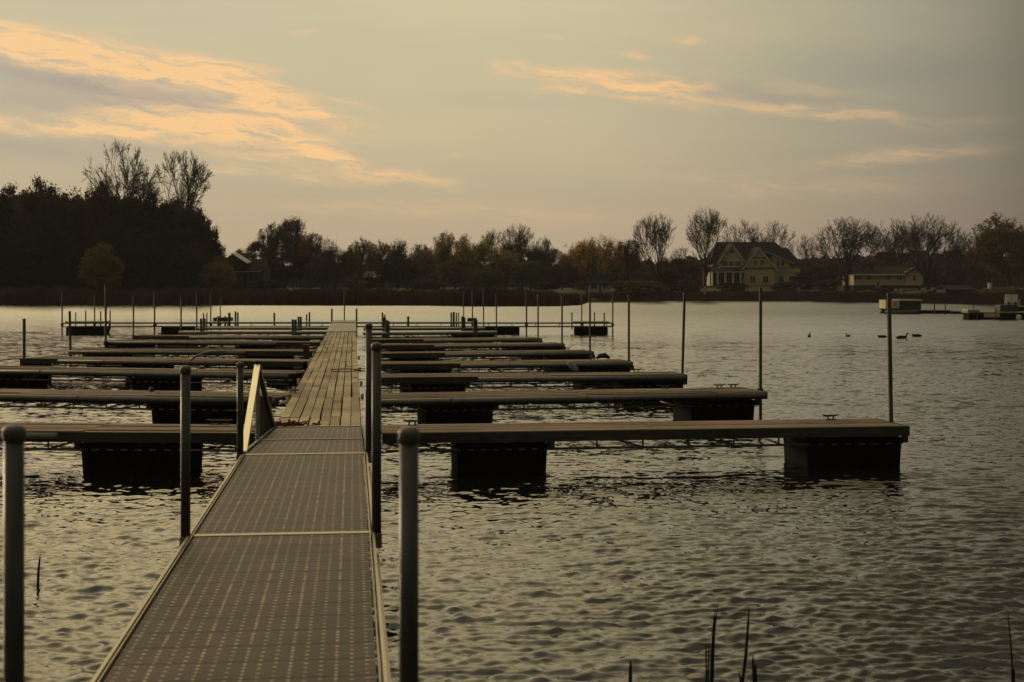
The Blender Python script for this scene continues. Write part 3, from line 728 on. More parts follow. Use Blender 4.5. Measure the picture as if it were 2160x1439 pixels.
def slab(m, a, b, c, d_, t=.18):        # roof slab from 4 corners, thickened downwards
    q = [Vector(v) for v in (a, b, c, d_)]
    m.hexa([v - Vector((0, 0, t)) for v in q] + q)

def big_house():
    Y = 262.0; X0 = WX(1598, Y)
    t = thing('large_house', (X0, Y, WZ(604, Y)), 'large cream house with two front gables and dark roof', 'house')
    s = Y / F
    hx = lambda px: (px - 1598) * s
    hz = lambda py: (604 - py) * s
    m = MB(); m.box(hx(1507), hx(1692), 2.6, 12, -1, hz(556)); 
    m.box(hx(1632), hx(1690), 1.2, 2.59, -1, hz(566)); m.build('wall', M['siding'], t)
    r = MB()     # main roof: hipped
    e0, e1, ez = hx(1499), hx(1697), hz(556)
    rl, rr, rz = hx(1524), hx(1650), hz(508)
    r.quad((e0, 2.0, ez), (e1, 2.0, ez), (rr, 7.3, rz), (rl, 7.3, rz)); r.quad((e1, 12.6, ez), (e0, 12.6, ez), (rl, 7.3, rz), (rr, 7.3, rz))
    r.quad((e0, 12.6, ez), (e0, 2.0, ez), (rl, 7.3, rz)); r.quad((e1, 2.0, ez), (e1, 12.6, ez), (rr, 7.3, rz)); r.quad((e0, 2, ez), (e0, 12.6, ez), (e1, 12.6, ez), (e1, 2, ez))
    # right shoulder of the roof
    r.quad((hx(1640), 1.4, hz(557)), (hx(1697), 1.4, hz(557)), (hx(1673), 6.0, hz(521)), (hx(1655), 6.0, hz(521)))
    r.quad((hx(1697), 1.4, hz(557)), (hx(1697), 11, hz(557)), (hx(1673), 6.0, hz(521)))
    roof = r.build('roof', M['shingle'], t)
    c = MB(); c.box(hx(1600), hx(1606), 7.6, 8.4, hz(512), hz(501)); c.build('chimney', M['brick'], roof)
    def gable(xl, xr, xa, ya, yb, y0, y1, ybase):
        g = MB(); prism(g, [(hx(xl), hz(ybase)), (hx(xr), hz(ybase)), (hx(xr), hz(yb)), (hx(xa), hz(ya)), (hx(xl), hz(yb))], y0, y1); gw = g.build('gable_wall', M['siding'], t)
        q = MB(); ov = .35
        A = (hx(xa), y0 - ov, hz(ya) + .25); B = (hx(xa), y1, hz(ya) + .25)
        for xe in (xl, xr):
            sgn = -1 if xe == xl else 1
            xx = hx(xe) + sgn * .45; zz = hz(yb) - .45 * abs((hz(ya) - hz(yb)) / (hx(xa) - hx(xe))) + .25
            slab(q, (xx, y0 - ov, zz), A, B, (xx, y1, zz), .2)
        q.build('gable_roof', M['shingle'], t)
        b_ = MB()
        for xe in (xl, xr):
            sgn = -1 if xe == xl else 1
            xx = hx(xe) + sgn * .45; zz = hz(yb) - .45 * abs((hz(ya) - hz(yb)) / (hx(xa) - hx(xe))) + .08
            b_.bar((xx, y0 - ov - .03, zz), (hx(xa), y0 - ov - .03, hz(ya) + .06), .06, .22)
        b_.build('bargeboard', M['trim'], t)
    gable(1518, 1573, 1545, 516, 553, 1.0, 7, 566)
    gable(1567, 1631, 1598, 524, 565, -1.2, 7, 612)
    p = MB(); p.box(hx(1584), hx(1613), -1.36, -1.2, hz(545) , hz(543)); p.box(hx(1567), hx(1631), -1.40, -1.2, hz(567), hz(565)); p.build('cornice', M['siding_dark'], t)
    # porch with its own roof and columns
    q = MB(); slab(q, (hx(1477), -2.2, hz(571)), (hx(1567), -2.2, hz(571)), (hx(1567), 2.6, hz(562)), (hx(1490), 2.6, hz(562)), .12); q.build('porch_roof', M['shingle'], t)
    q = MB(); q.box(hx(1478), hx(1566), -2.15, -2.0, hz(575), hz(571.6)); q.build('porch_beam', M['trim'], t)
    for px in (1481, 1496, 1511, 1527, 1543, 1559):
        q = MB(); q.box(hx(px) - .13, hx(px) + .13, -2.05, -1.8, -.6, hz(575)); q.build('porch_column', M['siding_white'], t)
    q = MB(); q.box(hx(1478), hx(1566), -2.2, 2.6, -1, hz(603)); q.build('porch_floor', M['siding_dark'], t)
    q = MB(); q.box(hx(1508), hx(1566), 2.4, 2.59, hz(603), hz(576)); q.build('porch_shade_wall', M['siding_dark'], t)  # dark sheet over the cream wall, painting the shade inside the porch
    for x0, x1 in ((1515, 1523), (1533, 1541), (1549, 1557)): window(t, hx, hz, x0, x1, 580, 595, 2.36)
    q = MB(); q.box(hx(1519), hx(1568), .82, 1.0, hz(551), hz(549.5)); q.box(hx(1519), hx(1568), .82, 1.0, hz(564), hz(562.5)); q.build('window_band', M['trim'], t)
    for x0, x1 in ((1525, 1536), (1540, 1549), (1553, 1563)): window(t, hx, hz, x0, x1, 552, 561, .96)
    window(t, hx, hz, 1542, 1549, 527, 534, .96, mull=0)
    for x0, x1 in ((1588, 1595), (1601, 1609)): window(t, hx, hz, x0, x1, 549, 560, -1.24)
    for x0, x1 in ((1580, 1590), (1607, 1618)): window(t, hx, hz, x0, x1, 583, 596, -1.24)
    # long dormer on the right with its pale roof
    q = MB(); prism(q, [(hx(1634), hz(566)), (hx(1668), hz(566)), (hx(1668), hz(553)), (hx(1634), hz(540))], .9, 5); q.build('dormer_wall', M['siding'], t)
    q = MB(); slab(q, (hx(1619), .4, hz(531)), (hx(1676), .4, hz(556)), (hx(1676), 5.2, hz(550)), (hx(1624), 5.2, hz(528)), .12); q.build('dormer_roof', M['roof_pale'], t)
    for x0, x1 in ((1640, 1646), (1650, 1656)): window(t, hx, hz, x0, x1, 551, 562, .86, mull=0)
    for x0, x1 in ((1645, 1655), (1668, 1676)): window(t, hx, hz, x0, x1, 582, 594, 1.16)
    q = MB(); q.box(hx(1632), hx(1691), 1.0, 1.2, hz(573), hz(571.5)); q.build('wing_trim', M['trim'], t)
big_house()

def ranch_house():
    Y = 236.0; t = thing('ranch_house', (WX(1855, Y), Y, WZ(626, Y)), 'long cream ranch house over a brown garage level', 'house')
    s = Y / F; hx = lambda px: (px - 1855) * s; hz = lambda py: (626 - py) * s
    m = MB(); m.box(hx(1801), hx(1909), 0, 8, hz(602), hz(579)); m.build('wall', M['siding'], t)
    m = MB(); prism(m, [(hx(1909), hz(602)), (hx(1945), hz(602)), (hx(1945), hz(579)), (hx(1930), hz(566)), (hx(1909), hz(574))], -.4, 8); m.build('end_wall', M['siding'], t)
    m = MB(); m.box(hx(1802), hx(1944), .3, 8, -1.5, hz(602) - .01); m.build('lower_wall', M['siding_dark'], t)
    r = MB(); slab(r, (hx(1793), -.8, hz(579)), (hx(1912), -.8, hz(579)), (hx(1928), 4, hz(561)), (hx(1812), 4, hz(561)), .2)
    slab(r, (hx(1812), 4, hz(561)), (hx(1928), 4, hz(561)), (hx(1935), 9, hz(579)), (hx(1795), 9, hz(579)), .2)
    slab(r, (hx(1906), -.9, hz(576)), (hx(1930), -.9, hz(564)), (hx(1930), 8, hz(564)), (hx(1906), 8, hz(576)), .2)
    slab(r, (hx(1930), -.9, hz(564)), (hx(1949), -.9, hz(581)), (hx(1949), 8, hz(581)), (hx(1930), 8, hz(564)), .2)
    rf = r.build('roof', M['shingle_brown'], t)
    c = MB(); c.box(hx(1841), hx(1853), 3, 4.2, hz(566), hz(555)); c.build('chimney', M['brick'], rf)
    g = MB(); g.box(hx(1793), hx(1908), -.9, -.8, hz(581), hz(578.5)); g.build('gutter', M['trim'], t)
    for x0, x1, ml in ((1802, 1816, 2), (1828, 1837, 1), (1868, 1878, 1), (1892, 1902, 1)): window(t, hx, hz, x0, x1, 581.5, 590, -.02, 'siding', ml)
    window(t, hx, hz, 1925, 1929, 581, 592, -.42, 'siding', 0)
    d_ = MB(); d_.box(hx(1848), hx(1856), -.1, .05, hz(610), hz(592)); d_.build('door', M['trim'], t)
    d_ = MB(); d_.box(hx(1850), hx(1854), -.12, -.101, hz(607), hz(594)); d_.build('door_glass', M['glass'], t)
    d_ = MB(); d_.box(hx(1905), hx(1935), .18, .3, hz(624), hz(611)); d_.build('garage_opening', M['glass'], t)
    d_ = MB(); d_.box(hx(1903), hx(1937), .1, .25, hz(611), hz(609)); d_.build('garage_lintel', M['trim'], t)
    for px in (1889, 1899):
        d_ = MB(); d_.box(hx(px) - .28, hx(px) + .28, -.4, .1, -.3, hz(609)); d_.build('entry_pillar', M['siding_white'], t)
ranch_house()

def cottage(name, label, Y, x0, x1, ye, yr, yb, wall, roof, frame='trim', wing=None):
    xc = (x0 + x1) / 2; t = thing(name, (WX(xc, Y), Y, WZ(yb, Y)), label, 'house')
    s = Y / F; hx = lambda px: (px - xc) * s; hz = lambda py: (yb - py) * s
    m = MB(); prism(m, [(0, -1), (7, -1), (7, hz(ye)), (3.5, hz(yr)), (0, hz(ye))], hx(x0), hx(x1))
    m.v = [(y, x, z) for x, y, z in m.v]; m.f = [tuple(reversed(f)) for f in m.f]
    m.build('wall', M[wall], t)
    r = MB(); slab(r, (hx(x0 - 3), -.5, hz(ye) - .1), (hx(x1 + 3), -.5, hz(ye) - .1), (hx(x1 + 3), 3.5, hz(yr) + .2), (hx(x0 - 3), 3.5, hz(yr) + .2))
    slab(r, (hx(x0 - 3), 3.5, hz(yr) + .2), (hx(x1 + 3), 3.5, hz(yr) + .2), (hx(x1 + 3), 7.5, hz(ye) - .1), (hx(x0 - 3), 7.5, hz(ye) - .1)); r.build('roof', M[roof], t)
    w = x1 - x0
    for k in (.12, .62):
        window(t, hx, hz, x0 + w * k, x0 + w * (k + .24), ye + (yb - ye) * .22, ye + (yb - ye) * .65, -.03, frame)
    d_ = MB(); d_.box(hx(x0 + w * .47), hx(x0 + w * .54), -.08, -.01, -.2, hz(ye + (yb - ye) * .25)); d_.build('door', M['glass'], t)
    if wing:
        a, b_, e_ = wing
        q = MB(); q.box(hx(a), hx(b_), .5, 6, -1, hz(e_)); q.build('side_wing', M['siding_orange'], t)
        q = MB(); slab(q, (hx(a - 2), 0, hz(e_)), (hx(b_), 0, hz(e_)), (hx(b_), 6.4, hz(e_ - 8)), (hx(a - 2), 6.4, hz(e_ - 8))); q.build('wing_roof', M['shingle_brown'], t)
    return t, hx, hz
cottage('cottage', 'small white cottage with dark roof under the golden tree', 238, 1241, 1290, 596, 580, 616, 'siding_white', 'shingle', wing=(1216, 1240, 600))
t, hx, hz = cottage('dark_house', 'dark half hidden house with pale edged roof beside the wood', 232, 478, 556, 571, 548, 606, 'siding_dark', 'shingle', frame='siding_orange')
q = MB(); slab(q, (hx(490), -.9, hz(534)), (hx(523), -.9, hz(555)), (hx(526), 1.8, hz(552)), (hx(495), 1.8, hz(532)), .14); q.build('pale_roof_edge', M['roof_pale'], t)  # pale slab along the roof edge of the dark house
q = MB(); prism(q, [(hx(462), hz(556)), (hx(523), hz(556)), (hx(492), hz(536))], -.5, 4); q.build('gable', M['siding_dark'], t)
q = MB(); q.box(hx(482), hx(552), -.62, -.5, hz(574), hz(572.6)); q.build('gutter', M['trim'], t)
cottage('grey_house', 'pale roofed house glimpsed behind twiggy middle trees', 268, 768, 812, 584, 574, 604, 'siding_dark', 'boat_grey', frame='siding_orange')

# ------------------------------------------------------------------ floating docks
TAN = -336 / F                      # the dock runs off to the left of the camera axis
DV = Vector((TAN, 1, 0)).normalized(); DN = Vector((DV.y, -DV.x, 0))   # along, and to the right of, the pier
ZD = .55
def frame_matrix(o, x, y, z=0): o.location = (x, y, z)
rotz = math.atan2(-DV.x, DV.y)      # local +Y along the pier
pc = Vector((-2.567, 18.75, 0))     # centre of the near end of the wooden pier

def cleat(parent, x, y, z, L=.2, along=0):
    m = MB(); c, s = math.cos(along), math.sin(along)
    for k in (-.04, .04): m.tube([(x + k * c, y + k * s, z), (x + k * c, y + k * s, z + .05)], .012, 6)
    m.tube([(x - L * .5 * c, y - L * .5 * s, z + .07), (x - L * .3 * c, y - L * .3 * s, z + .055), (x + L * .3 * c, y + L * .3 * s, z + .055), (x + L * .5 * c, y + L * .5 * s, z + .07)], [.008, .014, .014, .008], 6)
    m.box(x - .07, x + .07, y - .03, y + .03, z, z + .008)
    return m.build('cleat', M['iron'], parent)

def wooden_pier():
    t = thing('wooden_pier', (pc.x, pc.y, 0), 'long weathered plank pier running straight out to the middle', 'pier', rz=rotz)
    m = MB(); rnd = random.Random(21); W = 1.17; n = 8; pw = W / n
    y = 0.0; L = 40.2
    while y < L:
        seg = min(rnd.choice((1.85, 3.66, 3.66)), L - y)
        if L - y - seg < .8: seg = L - y
        for i in range(n):
            x0 = -W / 2 + i * pw; j0, j1 = rnd.gauss(0, .005), rnd.gauss(0, .005)
            if i in (0, n - 1): j0 += rnd.gauss(0, .004); j1 += rnd.gauss(0, .004)
            g = .0065 + rnd.random() * .004; zt = ZD + rnd.gauss(0, .003); tt = rnd.uniform(.74, 1.12)
            ys = y; 
            while ys < y + seg - .01:            # each plank in a few pieces so its wear varies along it
                ye = min(ys + .61, y + seg); tt = max(.6, min(1.15, tt + rnd.gauss(0, .05)))
                fa, fb = (ys - y) / seg, (ye - y) / seg
                xa, xb = x0 + j0 * (1 - fa) + j1 * fa, x0 + j0 * (1 - fb) + j1 * fb
                e0 = .006 if ys == y else 0; e1 = .006 if ye >= y + seg - .01 else 0
                k = tt * (.62 if (y > 3 and y < 6 and i < 2) or (rnd.random() < .05) else 1)
                m.hexa([(xa + g, ys + e0, zt - .038), (xa + pw - g, ys + e0, zt - .038), (xb + pw - g, ye - e1, zt - .038), (xb + g, ye - e1, zt - .038),
                        (xa + g, ys + e0, zt), (xa + pw - g, ys + e0, zt), (xb + pw - g, ye - e1, zt), (xb + g, ye - e1, zt)], k)
                ys = ye
        y += seg
    m.build('decking', M['wood'], t, tint=True)
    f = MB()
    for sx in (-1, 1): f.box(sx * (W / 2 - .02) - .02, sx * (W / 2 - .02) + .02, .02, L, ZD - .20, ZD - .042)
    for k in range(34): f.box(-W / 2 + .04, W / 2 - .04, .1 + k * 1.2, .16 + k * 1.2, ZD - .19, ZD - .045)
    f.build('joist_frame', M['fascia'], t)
    for k in range(10):
        q = MB(); q.box(-W / 2 + .08, W / 2 - .08, 1.2 + k * 4, 2.5 + k * 4, -.15, ZD - .22); q.build('float', M['float'], t, bevel=.04)
    for sx, ys_ in ((-1, (5.4, 7.9, 10.3, 13.2, 17, 21.5)), (1, (6.1, 9.4, 14.2, 19.5))):
        for y_ in ys_:
            q = MB(); q.tube([(sx * (W / 2 + .045), y_, ZD - .09), (sx * (W / 2 + .045), y_, ZD + .015)], .028, 10); q.build('edge_fitting', M['white'], t)
    # grey aluminium section at the far end
    a = MB(); a.box(-.62, .62, L + .03, L + 19.4, ZD - .04, ZD + .02); ao = a.build('grey_end_section', M['alu'], t)
    b_ = MB()
    for k in range(9): b_.box(-.6, .6, L + 1 + k * 2.1, L + 1.05 + k * 2.1, ZD + .021, ZD + .03)
    b_.build('seam_strip', M['alu_light'], ao)
    for k in range(4):
        q = MB(); q.box(-.5, .5, L + 1.5 + k * 5, L + 3 + k * 5, -.15, ZD - .05); q.build('float', M['float'], t, bevel=.04)
    for x_ in (-.67, .67):
        q = MB(); q.tube([(x_, L + 19.2, -.3), (x_, L + 19.2, 1.2)], .05, 10); q.build('end_post', M['pipe_dark'], t)
wooden_pier()

def capped_post(parent, x, y, z0, z1, r=.03):
    m = MB(); m.tube([(x, y, z0), (x, y, z1)], r, 24); m.smooth = False
    p = m.build('post', M['pipe'], parent)
    p.data.polygons.foreach_set('use_smooth', [len(q.vertices) == 4 for q in p.data.polygons])
    c = MB(); R_ = r * 1.14
    prof = [(r * 1.02, z1 - .03), (R_, z1 - .03), (R_, z1 + .0)] + [(R_ * math.cos(a), z1 + .0 + R_ * .62 * math.sin(a)) for a in [i / 8 * PI / 2 for i in range(1, 9)]]
    c.lathe([(max(.0005, a), b_) for a, b_ in prof], 24, (x, y)); c.build('cap', M['cap'], p, smooth=True)
    b_ = MB(); b_.box(x - r * 1.12, x + r * 1.12, y - r * 1.12, y + r * 1.12, z0 - .06, z0 + .035); b_.build('bracket', M['alu_dark'], p, bevel=.006)

def walkway():
    # flat aluminium walkway: local origin at the ramp hinge (Y 13.35)
    hinge = at(642, 957, .88)
    hinge = Vector((-1.945, 13.35, 0))
    t = thing('aluminium_walkway', (hinge.x, hinge.y, 0), 'flat brown panelled walkway with light metal edges in the foreground', 'walkway', rz=rotz)
    ZW = .87; W = 1.155; L = 13.0
    for i, (y0, y1) in enumerate(((-4.27, -.03), (-8.6, -4.34), (-L, -8.67))):
        d_ = MB(); d_.box(-W / 2 + .035, W / 2 - .035, y0, y1, ZW - .03, ZW); d_.build('deck_panel', M['deck'], t)
    for sx in (-1, 1):
        r = MB(); x0 = sx * (W / 2)
        r.box(x0 - .008, x0 + .008, -L, 0, ZW - .14, ZW + .012)
        r.box(x0 - sx * .022 - .0025, x0 - sx * .022 + .0025, -L, 0, ZW - .05, ZW + .012)
        r.box(x0 + sx * .014 - .001 * sx - .0, x0 + sx * .014 + .02, -L, 0, ZW - .14, ZW - .12) if sx > 0 else r.box(x0 - .034, x0 - .0135, -L, 0, ZW - .14, ZW - .12)
        r.build('side_rail', M['alu_light'], t)
    for y0 in (-4.335, .0, -8.67):
        c = MB(); c.box(-W / 2 + .03, W / 2 - .03, y0 - .035, y0 + .035, ZW - .02, ZW + .006); c.build('cross_strip', M['alu_light'], t, bevel=.003)
    b_ = MB()
    for k in range(12): b_.box(-W / 2 + .03, W / 2 - .03, -.6 - k, -.55 - k, ZW - .12, ZW - .035)
    b_.build('underframe', M['alu_dark'], t)
    for sx, y_, zt in ((-.96, -9.03, 2.01), (1.04, -9.03, 1.99), (-1, -4.37, 1.93), (1, -4.37, 2.07), (-1, .0, 1.72), (1, -.0, 2.08)):
        capped_post(t, sx * (W / 2 + .02), y_, ZW - .03, zt, .0305)
    for sx in (-1, 1):
        for y_ in (-12, -6.5):
            q = MB(); q.tube([(sx * .5, y_, -2), (sx * .5, y_, ZW - .12)], .03, 10); q.build('support_leg', M['pipe_dark'], t)
walkway()

def ramp():
    hinge = Vector((-1.945, 13.39, 0)); t = thing('boarding_ramp', (hinge.x, hinge.y, 0), 'sloping grey ramp with A shaped side trusses above the plank pier', 'ramp', rz=rotz)
    W = 1.155; L = 5.5; z0, z1 = .87, .58
    def zz(y): return z0 + (z1 - z0) * y / L
    d_ = MB()
    d_.hexa([(-W / 2 + .03, .03, z0 - .03), (W / 2 - .03, .03, z0 - .03), (W / 2 - .03, L, z1 - .03), (-W / 2 + .03, L, z1 - .03), (-W / 2 + .03, .03, z0), (W / 2 - .03, .03, z0), (W / 2 - .03, L, z1), (-W / 2 + .03, L, z1)])
    d_.build('deck_panel', M['deck'], t)
    for y_, w in ((2.35, .018), (L - .03, .03)):
        c = MB(); c.box(-W / 2 + .03, W / 2 - .03, y_ - w, y_ + w, zz(y_) - .02, zz(y_) + .012); c.build('cross_strip', M['alu_light'], t)
    for sx in (-1, 1):
        x = sx * (W / 2)
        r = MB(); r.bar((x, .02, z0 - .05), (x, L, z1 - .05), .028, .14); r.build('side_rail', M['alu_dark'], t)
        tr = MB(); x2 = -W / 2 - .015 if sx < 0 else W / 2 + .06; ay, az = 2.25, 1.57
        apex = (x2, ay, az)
        tr.bar((x2, .1, .80), (x2, ay - .03, az), .062, .05); a_ = tr.build('near_brace', M['brace'], t)  # lighter metal than the far brace, sky light put into its colour
        tr = MB(); tr.bar((x2, ay + .03, az), (x2, L, z1 - .02), .05, .06); tr.build('far_brace', M['alu_dark'], t)  # dark metal paints the shade of the slope facing away
        tr = MB(); tr.tube([(x2, ay, zz(ay) - .1), (x2, ay, az + .02)], .025, 12); tr.build('upright', M['alu'], t)
        tr = MB(); tr.tube([(x2, ay, az), (x2, ay, az + .055)], .03, 10); tr.build('truss_knob', M['float'], t)
    pb = MB(); pb.quad((-W / 2 - .05, 3.6, .98), (-W / 2 - .05, L - .1, .62), (-W / 2 - .05, L - .1, .45), (-W / 2 - .05, 3.6, .62))
    m = MB(); m.hexa([(-W / 2 - .09, 2.9, .70), (-W / 2 - .06, 2.9, .70), (-W / 2 - .06, L - .05, .45), (-W / 2 - .09, L - .05, .45), (-W / 2 - .09, 2.9, 1.30), (-W / 2 - .06, 2.9, 1.30), (-W / 2 - .06, L - .05, .62), (-W / 2 - .09, L - .05, .62)])
    m.build('side_plate', M['fascia'], t)
ramp()

def t_at(px, p0, p1):              # parameter on the line p0->p1 seen at photo column px
    k = (px - 1080) / F; d_ = p1 - p0
    return (k * p0.y - p0.x) / (d_.x - k * d_.y)

def finger(label, a, b, floats, cleats=(), dark_to=None, width=1.1, style='wood', posts=(), rail=True, truss=True, dark_from=None, extra=None):
    """a: inner (px,py) of the near top edge; b: outer"""
    p0, p1 = at(a[0], a[1], ZD), at(b[0], b[1], ZD); p0.z = p1.z = 0
    d_ = p1 - p0; L = d_.length; rz = math.atan2(d_.y, d_.x); side = 1 if d_.x > 0 else -1
    t = thing('finger_pier', (p0.x, p0.y, 0), label, 'finger pier', 'finger piers branching off the plank pier', rz=rz)
    # local: +X outwards; near edge on y = 0, far edge on y = +w*side
    def Yl(v): return v * side
    def X(px): return t_at(px, p0, p1) * L
    rnd = random.Random(int(a[1] * 7 + b[0]))
    W = width
    if style == 'wood':
        m = MB(); n = 6; pw = W / n; x = 0
        while x < L - .01:
            seg = min(rnd.choice((2.44, 3.66)), L - x)
            if L - x - seg < .7: seg = L - x
            for i in range(n):
                g = .006; j = rnd.gauss(0, .004); y0, y1 = i * pw + g + j, (i + 1) * pw - g + j; zt = ZD + rnd.gauss(0, .005); tn = rnd.uniform(.7, 1.15)
                m.box(x + .005, x + seg - .005, min(Yl(y0), Yl(y1)), max(Yl(y0), Yl(y1)), zt - .035, zt, tn)
            x += seg
        m.build('decking', M['wood_x'], t, tint=True)
    else:
        m = MB(); m.box(0, L, min(Yl(.05), Yl(W)), max(Yl(.05), Yl(W)), ZD - .05, ZD - .005); m.build('decking', M['alu'], t)
    def B(mb, x0, x1, y0, y1, z0, z1): mb.box(min(x0, x1), max(x0, x1), min(Yl(y0), Yl(y1)), max(Yl(y0), Yl(y1)), z0, z1)
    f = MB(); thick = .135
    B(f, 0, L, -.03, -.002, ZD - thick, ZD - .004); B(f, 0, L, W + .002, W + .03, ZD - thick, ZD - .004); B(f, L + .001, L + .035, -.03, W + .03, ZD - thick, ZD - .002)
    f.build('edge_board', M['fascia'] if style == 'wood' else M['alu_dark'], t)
    if rail:
        x0, x1 = 0.02, L
        if dark_to is not None: x0 = X(dark_to)
        if dark_from is not None: x1 = X(dark_from)
        r = MB(); rr = .046
        pts = [(x0, Yl(-.035 - rr), ZD - .055), (x1 - .02, Yl(-.035 - rr), ZD - .055)]
        r.tube(pts, rr, 12); r.smooth = False
        ro = r.build('rub_rail', M['alu'], t); ro.data.polygons.foreach_set('use_smooth', [len(q.vertices) == 4 for q in ro.data.polygons])
        for xx in np.arange(x0 + 1.2, x1 - .3, 2.4):
            k = MB(); k.tube([(xx, Yl(-.035 - rr), ZD - .055), (xx + .03, Yl(-.035 - rr), ZD - .055)], rr + .006, 12); k.build('rail_joint', M['alu_dark'], ro)
    if truss:
        u = MB()
        for yy in (.02, W - .02):
            u.tube([(.05, Yl(yy), .315), (L - .05, Yl(yy), .315)], .018, 6)
            xx = .4; i = 0
            while xx < L - .1:
                u.tube([(xx, Yl(yy), .315), (xx, Yl(yy), ZD - thick)], .013, 5)
                if i % 2 == 0: u.tube([(xx, Yl(yy), .315), (xx - .34, Yl(yy), ZD - thick)], .016, 5)
                xx += rnd.choice((.62, .62, .9)); i += 1
        for xx in np.arange(.4, L, 1.24): u.tube([(xx, Yl(.02), .315), (xx, Yl(W - .02), .315)], .013, 5)
        u.build('under_truss', M['alu_dark'], t)
    for fl in floats:
        x0, x1 = X(fl[0]), X(fl[1])
        if x0 > x1: x0, x1 = x1, x0
        q = MB(); x0 = max(x0, .1)
        c = .025
        ys = sorted((Yl(-.0), Yl(W - .05)))
        q.hexa([(x0 + c, ys[0] + .05, -.25), (x1 - c, ys[0] + .05, -.25), (x1 - c, ys[1] - .05, -.25), (x0 + c, ys[1] - .05, -.25), (x0, ys[0], .40), (x1, ys[0], .40), (x1, ys[1], .40), (x0, ys[1], .40)])
        nr_ = 7; yf = Yl(0) - .012 * side
        for k in range(nr_):       # moulded ribs on the float's near face
            xa = x0 + (x1 - x0) * (k + .25) / nr_; xb = x0 + (x1 - x0) * (k + .75) / nr_
            q.box(xa, xb, min(yf, Yl(.02)), max(yf, Yl(.02)), -.1, .36)
        fo = q.build('float', M['float'], t, bevel=.012)
        h = MB(); B(h, x0 + .04, x1 - .04, .05, W - .1, .401, ZD - .06); h.build('float_mount', M['alu_dark'], fo)
        h = MB(); h.tube([(x1 + .05, Yl(.03), .33), (x1 + .05, Yl(.03), ZD - .1)], .05, 8); h.build('float_bracket', M['iron'], fo)
    for c in cleats:
        cleat(t, X(c), Yl(W - .1 if c > 0 else .1), ZD + .002, .24)
    for px_, top_, r_ in posts:
        q = MB(); x = X(px_); zt = WZ(top_, p0.y + .2)
        q.tube([(x, Yl(-.06), .1), (x, Yl(-.06), zt)], r_, 12); po = q.build('bumper_post', M['pipe_dark'], t)
    return t, X, Yl, L

# right-hand fingers, nearest first
finger('nearest finger pier on the right with wide brown plank top', (806, 914), (1912, 898.5), [(965, 1155), (1704, 1903)], (880, 1808), rail=False)
finger('second finger pier on the right with pale metal rub rail', (797, 840), (1614, 826), [(898, 1041), (1458, 1593)], (1440, 1560, 1590))
finger('third finger pier on the right ending below fourth tall pole', (795, 796), (1446, 790), [(868, 982), (1316, 1441)], (836, 1365), dark_to=1008)
finger('fourth finger pier on the right with fender hanging near its end', (792, 768), (1332, 763), [(850, 945), (1226, 1330)], (1094, 1270), dark_to=970)
finger('fifth finger pier on the right counted from the camera', (789, 746), (1250, 741), [(835, 918), (1164, 1249)], (1215,), dark_to=938)
finger('sixth finger pier on the right counted from the camera', (786, 728.5), (1189, 725), [(828, 896), (1112, 1188)], (1150,), dark_to=915)
finger('seventh finger pier on the right, grey with short outer float', (783, 716.5), (1141, 713.5), [(880, 940), (1070, 1140)], (1098,), dark_to=893)
finger('eighth finger pier on the right, narrow metal with upright bumper posts', (770, 701), (1048, 699), [(960, 1040)], (), style='metal', width=.8, posts=((815, 675, .05), (819, 677, .05), (1000, 674, .055), (1004, 676, .055)))
finger('ninth finger pier on the right, thin metal before the cross dock', (768, 691.5), (1022, 690.5), [], (), style='metal', width=.8, posts=((809, 669, .05), (812, 671, .05), (975, 668, .055), (979, 670, .055)), truss=False)
# left-hand fingers
finger('nearest finger pier on the left, dark board with wet float', (560, 913), (-700, 905), [(383, 170), (-420, -560)], (410, 430), rail=True, dark_to=126)
finger('second finger pier on the left with long pale rub rail', (586, 839), (-330, 824), [(476, 318), (-150, -260)], (575, 70))
finger('third finger pier on the left running out of the frame', (612, 788), (-125, 776), [(382, 277), (48, -60)], (590,))
finger('fourth finger pier on the left with patched grey and dark boards', (640, 763), (46, 756), [(620, 560), (330, 262), (66, 48)], (112, 470), dark_to=500, dark_from=125)
finger('fifth finger pier on the left with blue grey hose across it', (662, 741), (147, 738), [(600, 520), (250, 180)], (208,), dark_to=520)
finger('sixth finger pier on the left counted from the camera', (675, 722.5), (221, 718.5), [(560, 500), (300, 225)], (275,), dark_to=585)
finger('seventh finger pier on the left with low weedy end', (684, 710), (281, 708.5), [(640, 580), (400, 330)], (318,), dark_from=400)
finger('eighth finger pier on the left, narrow metal with bumper posts', (692, 699), (378, 698.5), [], (), style='metal', width=.8, posts=((425, 672, .055), (430, 661, .03), (618, 674, .055), (624, 674, .055)))
finger('ninth finger pier on the left, thin metal before the cross dock', (696, 690.5), (415, 690), [], (), style='metal', width=.8, posts=((432, 672, .055), (437, 660, .03), (630, 668, .05), (635, 668, .05)), truss=False)

